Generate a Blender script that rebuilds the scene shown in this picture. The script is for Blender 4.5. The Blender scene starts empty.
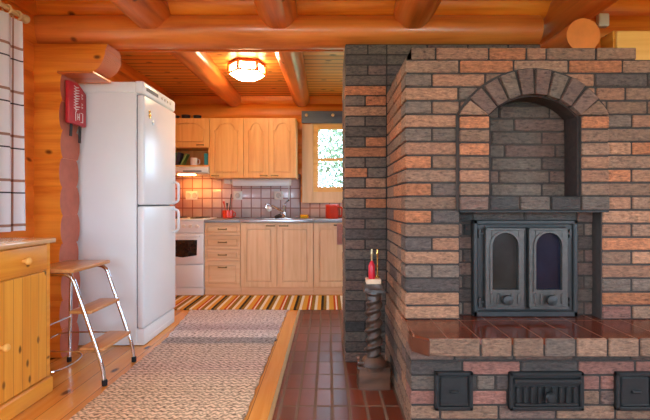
import bpy, bmesh, math, random
from mathutils import Vector, Matrix
random.seed(7)
scene = bpy.context.scene
COL = scene.collection
PI = math.pi

# ------------------------------------------------------------------ colour + material helpers
def lin(v):
    v /= 255.0
    return v / 12.92 if v <= 0.04045 else ((v + 0.055) / 1.055) ** 2.4
def S(r, g, b): return (lin(r), lin(g), lin(b), 1.0)

class NT:
    def __init__(s, name):
        s.m = bpy.data.materials.new(name); s.m.use_nodes = True
        s.t = s.m.node_tree; s.b = s.t.nodes['Principled BSDF']
    def n(s, typ, **kw):
        x = s.t.nodes.new(typ)
        for k, v in kw.items(): setattr(x, k, v)
        return x
    def l(s, a, b): s.t.links.new(a, b)
    def setv(s, x, v):
        if hasattr(v, 'links') or isinstance(v, bpy.types.NodeSocket): s.l(v, x)
        else: x.default_value = v
    def math(s, op, a, b=None, c=None):
        x = s.n('ShaderNodeMath', operation=op); s.setv(x.inputs[0], a)
        if b is not None: s.setv(x.inputs[1], b)
        if c is not None: s.setv(x.inputs[2], c)
        return x.outputs[0]
    def mix(s, f, a, b, mode='MIX'):
        x = s.n('ShaderNodeMix', data_type='RGBA', blend_type=mode)
        s.setv(x.inputs[0], f); s.setv(x.inputs[6], a); s.setv(x.inputs[7], b)
        return x.outputs[2]
    def coord(s, scale=(1, 1, 1), out='Object'):
        tc = s.n('ShaderNodeTexCoord'); mp = s.n('ShaderNodeMapping')
        mp.inputs['Scale'].default_value = scale
        s.l(tc.outputs[out], mp.inputs['Vector']); return mp.outputs[0]
    def xyz(s, out='Object'):
        tc = s.n('ShaderNodeTexCoord'); sp = s.n('ShaderNodeSeparateXYZ')
        s.l(tc.outputs[out], sp.inputs[0]); return sp.outputs
    def knots(s, ks, kn, lo, hi):
        # dark knots scattered in the plane whose normal is axis kn
        tc = s.n('ShaderNodeTexCoord'); sp = s.n('ShaderNodeSeparateXYZ'); s.l(tc.outputs['Object'], sp.inputs[0])
        i, j = [q for q in (0, 1, 2) if q != kn]; cb = s.n('ShaderNodeCombineXYZ')
        s.l(s.math('MULTIPLY', sp.outputs[i], ks[i]), cb.inputs[0]); s.l(s.math('MULTIPLY', sp.outputs[j], ks[j]), cb.inputs[1])
        vo = s.n('ShaderNodeTexVoronoi', voronoi_dimensions='2D'); s.l(cb.outputs[0], vo.inputs['Vector']); vo.inputs['Scale'].default_value = 1.0
        return s.ramp(vo.outputs['Distance'], [(lo, (1, 1, 1, 1)), (hi, (0, 0, 0, 1))])
    def noise(s, vec, scale=1, detail=4, rough=0.55, dist=0.0):
        x = s.n('ShaderNodeTexNoise'); s.l(vec, x.inputs['Vector'])
        x.inputs['Scale'].default_value = scale; x.inputs['Detail'].default_value = detail
        x.inputs['Roughness'].default_value = rough; x.inputs['Distortion'].default_value = dist
        return x.outputs['Fac']
    def ramp(s, f, stops, interp='LINEAR'):
        x = s.n('ShaderNodeValToRGB'); cr = x.color_ramp; cr.interpolation = interp
        while len(cr.elements) > 1: cr.elements.remove(cr.elements[0])
        cr.elements[0].position = stops[0][0]; cr.elements[0].color = stops[0][1]
        for p, c in stops[1:]:
            e = cr.elements.new(p); e.color = c
        s.l(f, x.inputs[0]); return x.outputs[0]
    def bump(s, h, strength=0.3, dist=0.01):
        x = s.n('ShaderNodeBump'); x.inputs['Strength'].default_value = strength
        x.inputs['Distance'].default_value = dist; s.l(h, x.inputs['Height'])
        s.l(x.outputs[0], s.b.inputs['Normal'])
    def fin(s, col=None, rough=0.5, metal=0.0, spec=0.5, coat=0.0):
        if col is not None: s.setv(s.b.inputs['Base Color'], col)
        s.setv(s.b.inputs['Roughness'], rough); s.b.inputs['Metallic'].default_value = metal
        s.b.inputs['Specular IOR Level'].default_value = spec
        s.b.inputs['Coat Weight'].default_value = coat; s.b.inputs['Coat Roughness'].default_value = 0.12
        return s.m

def plain(name, col, rough=0.5, metal=0.0, var=0.06, scale=30, bump=0.0, spec=0.5, coat=0.0):
    t = NT(name); v = t.coord((1, 1, 1)); f = t.noise(v, scale, 3)
    c2 = tuple(max(0, x * (1 - var * 2)) for x in col[:3]) + (1,)
    c = t.ramp(f, [(0.3, c2), (0.7, col)])
    if bump: t.bump(f, bump, 0.004)
    return t.fin(c, rough, metal, spec, coat)

def wood(name, c1, c2, axis='X', rough=0.38, scale=1.0, knots=0.0, knotcol=None, coat=0.0, spec=0.5, bump=0.08, loose=0.25, kn=1):
    t = NT(name)
    sc = {'X': (0.9, 14, 14), 'Y': (14, 0.9, 14), 'Z': (14, 14, 0.9)}[axis]
    v = t.coord(tuple(x * scale for x in sc))
    f = t.noise(v, 1.0, 6, 0.6, 0.8)
    f2 = t.noise(t.coord((1, 1, 1)), 2.2, 2)
    fm = t.math('ADD', t.math('MULTIPLY', f, 1 - loose), t.math('MULTIPLY', f2, loose))
    c = t.ramp(fm, [(0.36, c2), (0.47, tuple((x * 0.45 + y * 0.55) for x, y in zip(c2, c1))), (0.60, c1)])
    if knots:
        ks = list({'X': (1.6, 5, 5), 'Y': (5, 1.6, 5), 'Z': (5, 5, 1.6)}[axis]); ks[kn] = 0.001
        ks = [3.2, 3.2, 3.2]; ks['XYZ'.index(axis)] = 1.9
        k = t.knots([x * knots for x in ks], kn, 0.012, 0.032)
        c = t.mix(k, c, knotcol or tuple(x * 0.3 for x in c2[:3]) + (1,))
    t.bump(f, bump, 0.003)
    return t.fin(c, rough, 0, spec, coat)

def planks(name, c1, c2, across, width, along_axis, rough=0.3, groove=0.05, gcol=None, coat=0.0, knots=0.0, vary=0.5, gbump=0.4, kn=2):
    """boards: `across` = index of the axis over which boards repeat"""
    t = NT(name); o = t.xyz()
    q = t.math('DIVIDE', o[across], width)
    cell = t.math('FLOOR', q); fr = t.math('SUBTRACT', q, cell)
    wn = t.n('ShaderNodeTexWhiteNoise', noise_dimensions='1D'); t.l(cell, wn.inputs['W'])
    sc = {'X': (0.9, 16, 16), 'Y': (16, 0.9, 16), 'Z': (16, 16, 0.9)}[along_axis]
    f = t.noise(t.coord(sc), 1.0, 6, 0.6, 0.8)
    fm = t.math('ADD', t.math('MULTIPLY', f, 1 - vary * 0.5), t.math('MULTIPLY', wn.outputs['Value'], vary * 0.5))
    c = t.ramp(fm, [(0.3, c2), (0.68, c1)])
    if knots:
        ks = list({'X': (1.6, 6, 6), 'Y': (6, 1.6, 6), 'Z': (6, 6, 1.6)}[along_axis]); ks[kn] = 0.001
        ks = [7.0, 7.0, 7.0]; ks['XYZ'.index(along_axis)] = 3.5
        k = t.knots([x * knots for x in ks], kn, 0.04, 0.085)
        c = t.mix(k, c, tuple(x * 0.25 for x in c2[:3]) + (1,))
    d = t.math('MINIMUM', fr, t.math('SUBTRACT', 1.0, fr))
    g = t.ramp(d, [(groove * 0.4, (0, 0, 0, 1)), (groove, (1, 1, 1, 1))])
    gc = gcol or tuple(x * 0.35 for x in c2[:3]) + (1,)
    c = t.mix(g, gc, c)
    t.bump(g, gbump, 0.006)
    return t.fin(c, rough, 0, 0.5, coat)

def brickmat(name, bump=0.9):
    t = NT(name)
    at = t.n('ShaderNodeAttribute', attribute_name='tint')
    v = t.coord((16, 16, 75)); f = t.noise(v, 1.0, 6, 0.7, 2.0)
    f2 = t.noise(t.coord((1, 1, 1.6)), 42, 5, 0.65)
    k = t.math('ADD', t.math('MULTIPLY', f, 0.7), t.math('MULTIPLY', f2, 0.5))
    g = t.ramp(k, [(0.42, (0.30, 0.29, 0.28, 1)), (0.56, (0.90, 0.90, 0.89, 1)), (0.76, (1.6, 1.57, 1.5, 1))])
    c = t.mix(1.0, at.outputs['Color'], g, 'MULTIPLY')
    t.bump(k, bump, 0.02)
    return t.fin(c, 0.6, 0, 0.4)

def tiles(name, c1, c2, mortar, w, h, ox, oy, plane='XY', msize=0.004, rough=0.22, coat=0.0, bump=0.3, spec=0.5):
    t = NT(name); o = t.xyz()
    a, b = {'XY': (0, 1), 'XZ': (0, 2)}[plane]
    cb = t.n('ShaderNodeCombineXYZ')
    t.l(t.math('SUBTRACT', o[a], ox - 40 * w), cb.inputs[0]); t.l(t.math('SUBTRACT', o[b], oy - 40 * h), cb.inputs[1])
    br = t.n('ShaderNodeTexBrick', offset=0.0, squash=1.0)
    t.l(cb.outputs[0], br.inputs['Vector'])
    br.inputs['Scale'].default_value = 1.0; br.inputs['Color1'].default_value = c1; br.inputs['Color2'].default_value = c2
    br.inputs['Mortar'].default_value = mortar; br.inputs['Mortar Size'].default_value = msize
    br.inputs['Brick Width'].default_value = w; br.inputs['Row Height'].default_value = h
    br.inputs['Mortar Smooth'].default_value = 0.3; br.inputs['Bias'].default_value = 0.0
    f = t.noise(t.coord((1, 1, 1)), 18, 4)
    c = t.mix(t.math('MULTIPLY', f, 0.35), br.outputs['Color'], tuple(x * 0.55 for x in c2[:3]) + (1,))
    inv = t.math('SUBTRACT', 1.0, br.outputs['Fac'])
    t.bump(inv, bump, 0.003)
    r = t.math('ADD', rough, t.math('MULTIPLY', br.outputs['Fac'], 0.5))
    return t.fin(c, r, 0, spec, coat)

def emit(name, col, strength):
    t = NT(name); t.fin(col, 0.5)
    t.b.inputs['Emission Color'].default_value = col; t.b.inputs['Emission Strength'].default_value = strength
    return t.m
def glass(name, tint=(1, 1, 1, 1)):
    m = bpy.data.materials.new(name); m.use_nodes = True; t = m.node_tree; t.nodes.clear()
    o = t.nodes.new('ShaderNodeOutputMaterial'); tr = t.nodes.new('ShaderNodeBsdfTransparent'); gl = t.nodes.new('ShaderNodeBsdfGlossy')
    gl.inputs['Roughness'].default_value = 0.02; tr.inputs[0].default_value = tint
    lw = t.nodes.new('ShaderNodeLayerWeight'); p5 = t.nodes.new('ShaderNodeMath'); p5.operation = 'POWER'; p5.inputs[1].default_value = 5
    fr = t.nodes.new('ShaderNodeMath'); fr.operation = 'MULTIPLY_ADD'; fr.inputs[1].default_value = 0.6; fr.inputs[2].default_value = 0.03
    t.links.new(lw.outputs['Facing'], p5.inputs[0]); t.links.new(p5.outputs[0], fr.inputs[0])
    mx = t.nodes.new('ShaderNodeMixShader')
    t.links.new(fr.outputs[0], mx.inputs[0]); t.links.new(tr.outputs[0], mx.inputs[1]); t.links.new(gl.outputs[0], mx.inputs[2])
    t.links.new(mx.outputs[0], o.inputs[0]); return m

# ------------------------------------------------------------------ object helpers
OFF = {}
def setp(o, label=None, cat=None, group=None, kind=None):
    if label: o['label'] = label
    if cat: o['category'] = cat
    if group: o['group'] = group
    if kind: o['kind'] = kind
    return o
def thing(name, label, cat, loc=(0, 0, 0), group=None):
    o = bpy.data.objects.new(name, None); o.empty_display_size = 0.05; COL.objects.link(o)
    o.location = loc; OFF[o.name] = Vector(loc); return setp(o, label, cat, group)
def obj(name, bm, mats, parent=None, smooth=35, label=None, off=None):
    """world-space bmesh -> one linked object; vertices are stored relative to the parent thing (or to `off`)"""
    v = OFF[parent.name] if parent else (Vector(off) if off else Vector((0, 0, 0)))
    if v.length: bmesh.ops.translate(bm, verts=bm.verts, vec=-v)
    bmesh.ops.recalc_face_normals(bm, faces=bm.faces)
    me = bpy.data.meshes.new(name); bm.to_mesh(me); bm.free()
    for m in (mats if isinstance(mats, (list, tuple)) else [mats]): me.materials.append(m)
    if smooth:
        me.shade_smooth(); me.set_sharp_from_angle(angle=math.radians(smooth))
    o = bpy.data.objects.new(name, me); COL.objects.link(o)
    OFF[o.name] = v
    if parent: o.parent = parent
    elif off: o.location = v
    if label: o['label'] = label
    return o
def single(name, label, cat, bm, mats, loc, group=None, smooth=35):
    return setp(obj(name, bm, mats, None, smooth, off=loc), label, cat, group)
def struct(name, bm, mats, parent=None, smooth=35):
    o = obj(name, bm, mats, parent, smooth)
    if not parent: o['kind'] = 'structure'
    return o
def copy_tree(o, parent=None):
    c = o.copy(); COL.objects.link(c); OFF[c.name] = OFF.get(o.name, Vector())
    if parent: c.parent = parent
    for ch in list(o.children): copy_tree(ch, c)
    return c
def B(): return bmesh.new()

def box(bm, x0, x1, y0, y1, z0, z1, bev=0.0, seg=1, mat=0, col=None):
    t = bmesh.new(); bmesh.ops.create_cube(t, size=1.0)
    for v in t.verts:
        v.co = Vector(((x0 + x1) / 2 + v.co.x * (x1 - x0), (y0 + y1) / 2 + v.co.y * (y1 - y0), (z0 + z1) / 2 + v.co.z * (z1 - z0)))
    if bev: bmesh.ops.bevel(t, geom=t.edges[:], offset=bev, segments=seg, profile=0.5, affect='EDGES')
    merge(bm, t, mat, col)
def merge(bm, t, mat=0, col=None, M=None):
    lay = None
    if col is not None:
        lay = bm.loops.layers.float_color.get('tint') or bm.loops.layers.float_color.new('tint')
    mp = {}
    for v in t.verts: mp[v] = bm.verts.new(M @ v.co if M else v.co)
    for f in t.faces:
        try: g = bm.faces.new([mp[v] for v in f.verts])
        except ValueError: continue
        g.material_index = mat; g.smooth = True
        if lay is not None:
            for lp in g.loops: lp[lay] = col
    t.free()
def prism(bm, poly, axis, a0, a1, bev=0.0, mat=0, col=None, seg=1):
    """poly: 2D points; axis 'x': (y,z), 'y': (x,z), 'z': (x,y)"""
    def P(p, a):
        return {'x': (a, p[0], p[1]), 'y': (p[0], a, p[1]), 'z': (p[0], p[1], a)}[axis]
    t = bmesh.new()
    A = [t.verts.new(P(p, a0)) for p in poly]; Bv = [t.verts.new(P(p, a1)) for p in poly]
    n = len(poly)
    t.faces.new(A); t.faces.new(Bv[::-1])
    for i in range(n): t.faces.new((A[i], Bv[i], Bv[(i + 1) % n], A[(i + 1) % n]))
    bmesh.ops.recalc_face_normals(t, faces=t.faces)
    if bev: bmesh.ops.bevel(t, geom=t.edges[:], offset=bev, segments=seg, profile=0.5, affect='EDGES')
    merge(bm, t, mat, col)
def tube(bm, pts, r, seg=10, mat=0, closed=False):
    pts = [Vector(p) for p in pts]; n = len(pts)
    rs = r if isinstance(r, (list, tuple)) else [r] * n
    rings = []; up = None
    for i, p in enumerate(pts):
        a = pts[(i - 1) % n] if (closed or i > 0) else p
        b = pts[(i + 1) % n] if (closed or i < n - 1) else p
        d = (b - a).normalized()
        if up is None:
            up = Vector((0, 0, 1)) if abs(d.z) < 0.9 else Vector((1, 0, 0))
        u = (up - d * up.dot(d)).normalized(); up = u; w = d.cross(u)
        rings.append([bm.verts.new(p + (u * math.cos(2 * PI * k / seg) + w * math.sin(2 * PI * k / seg)) * rs[i]) for k in range(seg)])
    m = n if closed else n - 1
    for i in range(m):
        A, Bv = rings[i], rings[(i + 1) % n]
        for k in range(seg):
            f = bm.faces.new((A[k], A[(k + 1) % seg], Bv[(k + 1) % seg], Bv[k])); f.material_index = mat; f.smooth = True
    if not closed:
        for R in (rings[0], rings[-1][::-1]):
            f = bm.faces.new(R); f.material_index = mat
def fillet(pts, rad, n=5):
    pts = [Vector(p) for p in pts]; out = [pts[0]]
    for i in range(1, len(pts) - 1):
        p = pts[i]; a = pts[i - 1] - p; b = pts[i + 1] - p
        r = min(rad, a.length * 0.49, b.length * 0.49)
        s = p + a.normalized() * r; e = p + b.normalized() * r
        for k in range(n + 1):
            t = k / n; out.append(s * (1 - t) ** 2 + p * 2 * t * (1 - t) + e * t * t)
    out.append(pts[-1]); return out
def lathe(bm, prof, c, axis='z', seg=24, mat=0):
    """prof: (r, h) list along the axis from point c"""
    c = Vector(c); rings = []
    for r, h in prof:
        ring = []
        for k in range(seg):
            a = 2 * PI * k / seg; p, q = math.cos(a) * r, math.sin(a) * r
            d = {'z': (p, q, h), 'y': (p, h, q), 'x': (h, p, q)}[axis]
            ring.append(bm.verts.new(c + Vector(d)))
        rings.append(ring)
    for i in range(len(rings) - 1):
        for k in range(seg):
            f = bm.faces.new((rings[i][k], rings[i][(k + 1) % seg], rings[i + 1][(k + 1) % seg], rings[i + 1][k])); f.material_index = mat; f.smooth = True
    for R in (rings[0], rings[-1]):
        f = bm.faces.new(R); f.material_index = mat
def arc(cx, cz, r, a0, a1, n):
    return [(cx + r * math.cos(math.radians(a0 + (a1 - a0) * i / n)), cz + r * math.sin(math.radians(a0 + (a1 - a0) * i / n))) for i in range(n + 1)]

# ------------------------------------------------------------------ materials
M = {}
M['log_x'] = wood('varnished log along x', S(246, 150, 50), S(204, 96, 22), 'X', 0.36, 0.6, knots=0.55, spec=0.4, loose=0.2)
M['log_y'] = wood('varnished log along y', S(238, 134, 46), S(196, 88, 22), 'Y', 0.36, 0.7, kn=0, knots=0.55, spec=0.4, loose=0.4)
M['beam_x'] = wood('reddish beam log', S(234, 132, 58), S(188, 88, 32), 'X', 0.33, 0.7, knots=0.6, spec=0.5, loose=0.25, coat=0.3)
M['beam_y'] = wood('reddish purlin log', S(228, 124, 56), S(174, 80, 32), 'Y', 0.33, 0.7, kn=2, knots=0.6, spec=0.5, coat=0.3)
M['log_end'] = plain('painted log end', S(198, 108, 82), 0.6, 0, 0.1, 12)
M['cut_end'] = plain('sawn log end', S(236, 134, 54), 0.5, 0, 0.1, 10)
M['ceil'] = planks('ceiling boards', S(234, 170, 86), S(212, 136, 56), 1, 0.105, 'X', 0.4, 0.13, knots=0.6)
M['floor'] = planks('pine floor boards', S(242, 180, 94), S(224, 142, 58), 0, 0.13, 'Y', 0.2, 0.02, coat=0.3, knots=0.5, gbump=0.2)
M['tile'] = tiles('quarry floor tiles', S(132, 62, 38), S(102, 48, 30), S(128, 98, 78), 0.0885, 0.205, 0.022, 0.174, 'XY', 0.009, 0.33, 0.0, 0.35, 0.28)
M['splash'] = tiles('backsplash tiles', S(228, 208, 204), S(220, 186, 180), S(160, 104, 92), 0.125, 0.125, 0.02, 0.86, 'XZ', 0.008, 0.18, 0, 0.4)
M['brick'] = brickmat('rough fireplace brick')
M['mortar'] = plain('dark mortar', S(66, 56, 50), 0.9, 0, 0.15, 40, 0.3)
M['slabtile'] = tiles('glazed brown hearth tile', S(118, 54, 30), S(100, 44, 26), S(150, 100, 72), 0.135, 0.29, 0.16, 1.86, 'XY', 0.003, 0.16, 0.2, 0.2)
M['iron'] = plain('black cast iron', S(50, 49, 48), 0.45, 0.35, 0.12, 60, 0.2)
M['iron2'] = plain('worn grey cast iron', S(84, 80, 76), 0.42, 0.4, 0.15, 40, 0.2)
M['soot'] = plain('sooty steel', S(38, 36, 35), 0.6, 0.2, 0.15, 30)
M['brownglaze'] = plain('brown glazed corner tile', S(92, 48, 32), 0.3)
M['soot_brown'] = plain('sooty brown brick', S(58, 42, 36), 0.8, 0, 0.25, 40, 0.4)
M['stoveglass'] = plain('smoked stove glass', S(46, 45, 43), 0.2, 0.0, 0.25, 7, spec=0.2)
M['blueglass'] = plain('bluish smoked stove glass', S(24, 29, 44), 0.2, 0.0, 0.25, 7, spec=0.2)
M['white'] = plain('white enamel', S(233, 235, 236), 0.28, 0, 0.01, 5)
M['white2'] = plain('off white plastic', S(226, 222, 212), 0.4, 0, 0.02, 8)
M['gasket'] = plain('grey rubber gasket', S(120, 122, 124), 0.7)
M['socket'] = plain('socket insert', S(190, 186, 178), 0.5)
M['chrome'] = plain('chrome', S(214, 216, 220), 0.12, 1.0, 0.02, 4)
M['steel'] = plain('brushed steel', S(196, 200, 206), 0.3, 0.9, 0.05, 60)
M['black'] = plain('black plastic', S(28, 27, 27), 0.5)
M['darkglass'] = plain('dark oven glass', S(38, 30, 28), 0.1)
M['rubber'] = plain('black rubber', S(24, 24, 24), 0.8)
M['pine'] = planks('knotty pine panel', S(242, 172, 66), S(224, 142, 40), 1, 0.062, 'Z', 0.35, 0.03, kn=0, knots=1.0, gbump=0.35, gcol=S(176, 104, 30), vary=0.3)
M['pine_y'] = wood('pine rail', S(240, 166, 62), S(218, 132, 36), 'Y', 0.34, 1.0, knots=1.0, kn=0)
M['pinelight'] = wood('pale pine', S(246, 190, 100), S(228, 160, 70), 'X', 0.4, 1.0)
M['pinetop'] = wood('pale pine top', S(226, 178, 126), S(200, 146, 92), 'Y', 0.22, 1.0, coat=0.3)
M['step'] = wood('varnished step wood', S(214, 152, 92), S(186, 120, 62), 'Y', 0.3, 1.0, coat=0.2)
M['oak'] = wood('pale oak cabinet', S(238, 198, 154), S(220, 172, 124), 'Z', 0.42, 1.3)
M['oak_x'] = wood('pale oak drawer', S(238, 198, 154), S(220, 172, 124), 'X', 0.42, 1.3)
M['oak_warmlit'] = wood('warm-lit oak wall cabinet', S(236, 178, 102), S(216, 150, 74), 'Z', 0.4, 1.3)  # same oak as the base units, warm lamplight put into its colour
M['brass'] = plain('aged brass', S(150, 118, 70), 0.35, 0.8)
M['gold'] = plain('polished brass', S(206, 168, 96), 0.25, 0.9)
M['counter'] = plain('grey laminate worktop', S(150, 158, 168), 0.35, 0, 0.08, 90)
M['blue'] = wood('dark blue painted wood', S(96, 112, 130), S(72, 86, 104), 'X', 0.5, 1.0)
M['red'] = plain('red enamel', S(214, 58, 34), 0.3, 0, 0.03, 6)
M['redfab'] = plain('red vinyl', S(196, 36, 44), 0.42, 0, 0.08, 14)
M['redwax'] = plain('red wax', S(206, 22, 44), 0.35)
M['palegold'] = plain('pale worn brass', S(206, 184, 140), 0.35, 0.6)
M['cream'] = plain('cream pad', S(232, 196, 160), 0.6)
M['darkwood'] = wood('dark carved wood', S(84, 64, 52), S(44, 33, 28), 'Z', 0.38, 2.0, bump=0.5)
M['carved'] = wood('carved dark wood base', S(112, 76, 56), S(46, 36, 32), 'X', 0.42, 1.5, bump=0.5)
M['yellow'] = plain('yellow sponge', S(232, 176, 30), 0.8, 0, 0.1, 90, 0.4)
M['teal'] = plain('turquoise card', S(40, 140, 150), 0.5)
M['green'] = plain('green cloth cover', S(120, 140, 70), 0.6)
M['navy'] = plain('dark navy cover', S(48, 42, 60), 0.6)
M['redbook'] = plain('dark red cover', S(130, 42, 44), 0.6)
M['dark'] = plain('dark glazed ceramic', S(52, 40, 38), 0.35)
M['fabricwhite'] = plain('white strap', S(240, 236, 232), 0.6)
M['ringwood'] = plain('pale turned wood', S(226, 190, 140), 0.4)
M['lampglass'] = emit('lit opal glass', S(255, 222, 170), 40.0)
M['bulb'] = emit('warm lit hood lamp', S(255, 180, 90), 55.0)
M['fill_globe'] = emit('glowing fill globe', S(224, 245, 255), 22.0)  # glow of the globes added to brighten the living room
M['pane'] = glass('window pane')
M['alu'] = plain('brass floor strip', S(196, 186, 150), 0.3, 0.8)
M['frame'] = wood('pale pine window trim', S(232, 190, 140), S(212, 164, 110), 'Z', 0.4, 1.0)
M['ground'] = plain('grass ground', S(120, 140, 80), 0.9, 0, 0.2, 3)
M['leaf'] = plain('light green leaf', S(126, 138, 108), 0.6, 0, 0.2, 20)
M['bark'] = plain('pale bark', S(190, 184, 170), 0.8, 0, 0.3, 10)
M['towel'] = plain('pink towel cloth', S(214, 160, 150), 0.9, 0, 0.1, 60)

def curtain_mat():
    t = NT('white plaid curtain'); tc = t.n('ShaderNodeTexCoord'); sp = t.n('ShaderNodeSeparateXYZ'); t.l(tc.outputs['UV'], sp.inputs[0])
    u, z = sp.outputs[0], sp.outputs[1]
    fu = t.math('FRACT', t.math('DIVIDE', u, 0.21)); fz = t.math('FRACT', t.math('DIVIDE', z, 0.27))
    w = S(246, 246, 246); k = S(74, 72, 78); b = S(178, 140, 120)
    st = [(0.0, w), (0.10, k), (0.13, w), (0.36, b), (0.42, w)]
    wh = (1, 1, 1, 1)
    st2 = [(p, wh if c == w else c) for p, c in st]
    c = t.mix(1.0, t.ramp(fz, st, 'CONSTANT'), t.ramp(fu, st2, 'CONSTANT'), 'MULTIPLY')
    t.fin(c, 0.9, 0, 0.1)
    tr = t.n('ShaderNodeBsdfTranslucent'); t.l(c, tr.inputs[0]); mx = t.n('ShaderNodeMixShader'); mx.inputs[0].default_value = 0.35
    out = t.t.nodes['Material Output']; t.l(t.b.outputs[0], mx.inputs[1]); t.l(tr.outputs[0], mx.inputs[2]); t.l(mx.outputs[0], out.inputs[0])
    return t.m
M['curtain'] = curtain_mat()

def rug_mat():
    t = NT('woven rag rug'); o = t.xyz()
    y = t.math('DIVIDE', t.math('SUBTRACT', o[1], 1.4), 2.8)
    wob = t.math('ADD', y, t.math('MULTIPLY', t.math('SUBTRACT', t.noise(t.coord((3, 60, 1)), 1, 2), 0.5), 0.02))
    def Y(v): return (v - 1.4) / 2.8
    c = t.ramp(wob, [(0, S(176, 148, 116)), (Y(2.0), S(186, 156, 124)), (Y(2.1), S(206, 176, 144)), (Y(2.42), S(198, 172, 144)), (Y(2.5), S(204, 180, 154)),
                     (Y(2.74), S(190, 164, 150)), (Y(2.87), S(196, 176, 160)), (Y(3.17), S(190, 172, 158)), (Y(3.2), S(146, 140, 138)), (Y(3.32), S(152, 146, 144)),
                     (Y(3.35), S(206, 194, 188)), (Y(3.5), S(196, 182, 178)), (Y(3.55), S(168, 150, 150)), (Y(3.68), S(182, 166, 164)), (Y(3.75), S(198, 184, 180)), (1, S(194, 178, 172))])
    zig = t.math('MULTIPLY', t.math('PINGPONG', o[0], 0.02), 0.9)
    fy = t.math('FRACT', t.math('DIVIDE', t.math('ADD', o[1], zig), 0.036))
    fx = t.math('FRACT', t.math('DIVIDE', o[0], 0.04))
    br = t.ramp(fy, [(0.0, (0.45, 0.4, 0.38, 1)), (0.16, (1.1, 1.07, 1.06, 1)), (0.6, (1.45, 1.42, 1.4, 1)), (1.0, (0.45, 0.4, 0.38, 1))])
    sp = t.ramp(t.noise(t.coord((40, 90, 1)), 1, 3), [(0.40, (0.42, 0.39, 0.38, 1)), (0.50, (1.2, 1.2, 1.2, 1))])
    c = t.mix(1.0, t.mix(0.8, c, br, 'MULTIPLY'), sp, 'MULTIPLY')
    t.bump(fy, 0.6, 0.01)
    return t.fin(c, 0.95, 0, 0.1)
M['rug'] = rug_mat()
def stripe_mat():
    t = NT('striped rag rug'); o = t.xyz()
    f = t.math('FRACT', t.math('DIVIDE', t.math('ADD', o[0], 10.06), 0.27))
    yl, wt, bk, rd, ol = S(222, 160, 66), S(236, 222, 196), S(62, 50, 38), S(200, 82, 34), S(150, 112, 44)
    c = t.ramp(f, [(0, bk), (0.09, ol), (0.2, wt), (0.3, yl), (0.47, rd), (0.55, wt), (0.6, rd), (0.64, ol), (0.76, wt), (0.86, yl)], 'CONSTANT')
    n = t.math('FRACT', t.math('DIVIDE', o[1], 0.02))
    t.bump(n, 0.4, 0.006)
    return t.fin(c, 0.95, 0, 0.1)
M['stripe'] = stripe_mat()

# ------------------------------------------------------------------ room geometry constants
XL, XR, YB, YK, CZ = -2.08, 3.2, -2.6, 5.6, 2.415     # log axes of the outer walls, ceiling height
PY = 3.0                                               # partition axis
CH = 0.1935
def log_profile(c, z0, h=CH, r=0.108, bulge=0.027):
    """hewn log: nearly flat faces that round over towards the joints"""
    pts = []
    for sgn in (1, -1):
        for k in range(11):
            t = -1 + 2 * k / 10
            pts.append((c + sgn * (r - bulge * abs(t) ** 2.6), z0 + h / 2 + sgn * t * h / 2))
    return pts
def round_profile(c, cz, r, n=28):
    return [(c + r * math.cos(2 * PI * k / n), cz + r * math.sin(2 * PI * k / n)) for k in range(n)]
def log_wall(bm, axis, c, a0, a1, n=13, openings=(), start=0):
    for i in range(start, n):
        z0, z1 = i * CH, (i + 1) * CH
        cuts = [(a0, a1)]
        for (o0, o1, oz0, oz1) in openings:
            if z1 > oz0 + 0.02 and z0 < oz1 - 0.02:
                nxt = []
                for s, e in cuts:
                    if o0 > s: nxt.append((s, min(o0, e)))
                    if o1 < e: nxt.append((max(o1, s), e))
                cuts = [q for q in nxt if q[1] - q[0] > 0.01]
        for s, e in cuts: prism(bm, log_profile(c, z0), axis, s, e)

# --- outer walls
KW = (-0.13, 0.72, 7 * CH - 0.12, 2.02)      # kitchen window opening x0,x1,z0,z1
bm = B(); log_wall(bm, 'y', XL, YB - 0.1, YK + 0.1, openings=[(1.1, 2.35, 5 * CH, 10.5 * CH), (-1.7, 0.3, 3 * CH, 10.5 * CH)]); struct('wall_left', bm, M['log_y'])
bm = B(); log_wall(bm, 'y', XR, YB - 0.1, YK + 0.1, openings=[(-0.9, 1.1, 3 * CH, 10.5 * CH), (3.5, 5.2, 4 * CH, 10.5 * CH)]); struct('wall_right', bm, M['log_y'])
bm = B(); log_wall(bm, 'x', YK, XL, XR, openings=[(-0.19, 0.78, 6 * CH, 10.6 * CH)]); struct('wall_back', bm, M['log_x'])
bm = B(); log_wall(bm, 'x', YB, XL, XR, openings=[(-1.5, 0.2, 3 * CH, 10.5 * CH), (0.9, 2.6, 3 * CH, 10.5 * CH)]); struct('wall_front', bm, M['log_x'])
# floor: timber + tile strip, ceiling
bm = B(); box(bm, XL - 0.2, XR + 0.2, YB - 0.2, YK + 0.2, -0.12, -0.004); struct('floor', bm, M['floor'])
bm = B(); box(bm, -0.27, XR - 0.11, 0.5, 4.24, -0.004, 0.0); struct('trim_1', bm, M['tile'])
bm = B(); box(bm, -0.292, -0.27, 0.5, 4.24, -0.004, 0.005, 0.0015); struct('trim_2', bm, M['alu'])
bm = B(); box(bm, XL - 0.2, XR + 0.2, YB - 0.2, YK + 0.2, CZ, CZ + 0.25); struct('ceiling', bm, M['ceil'])

# --- partition wall stub (left) and right piece
bm = B()
for i in range(0, 10):
    e = -1.795 + random.uniform(-0.012, 0.008)
    prism(bm, log_profile(PY, i * CH, CH, 0.112), 'x', XL, e)
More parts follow.
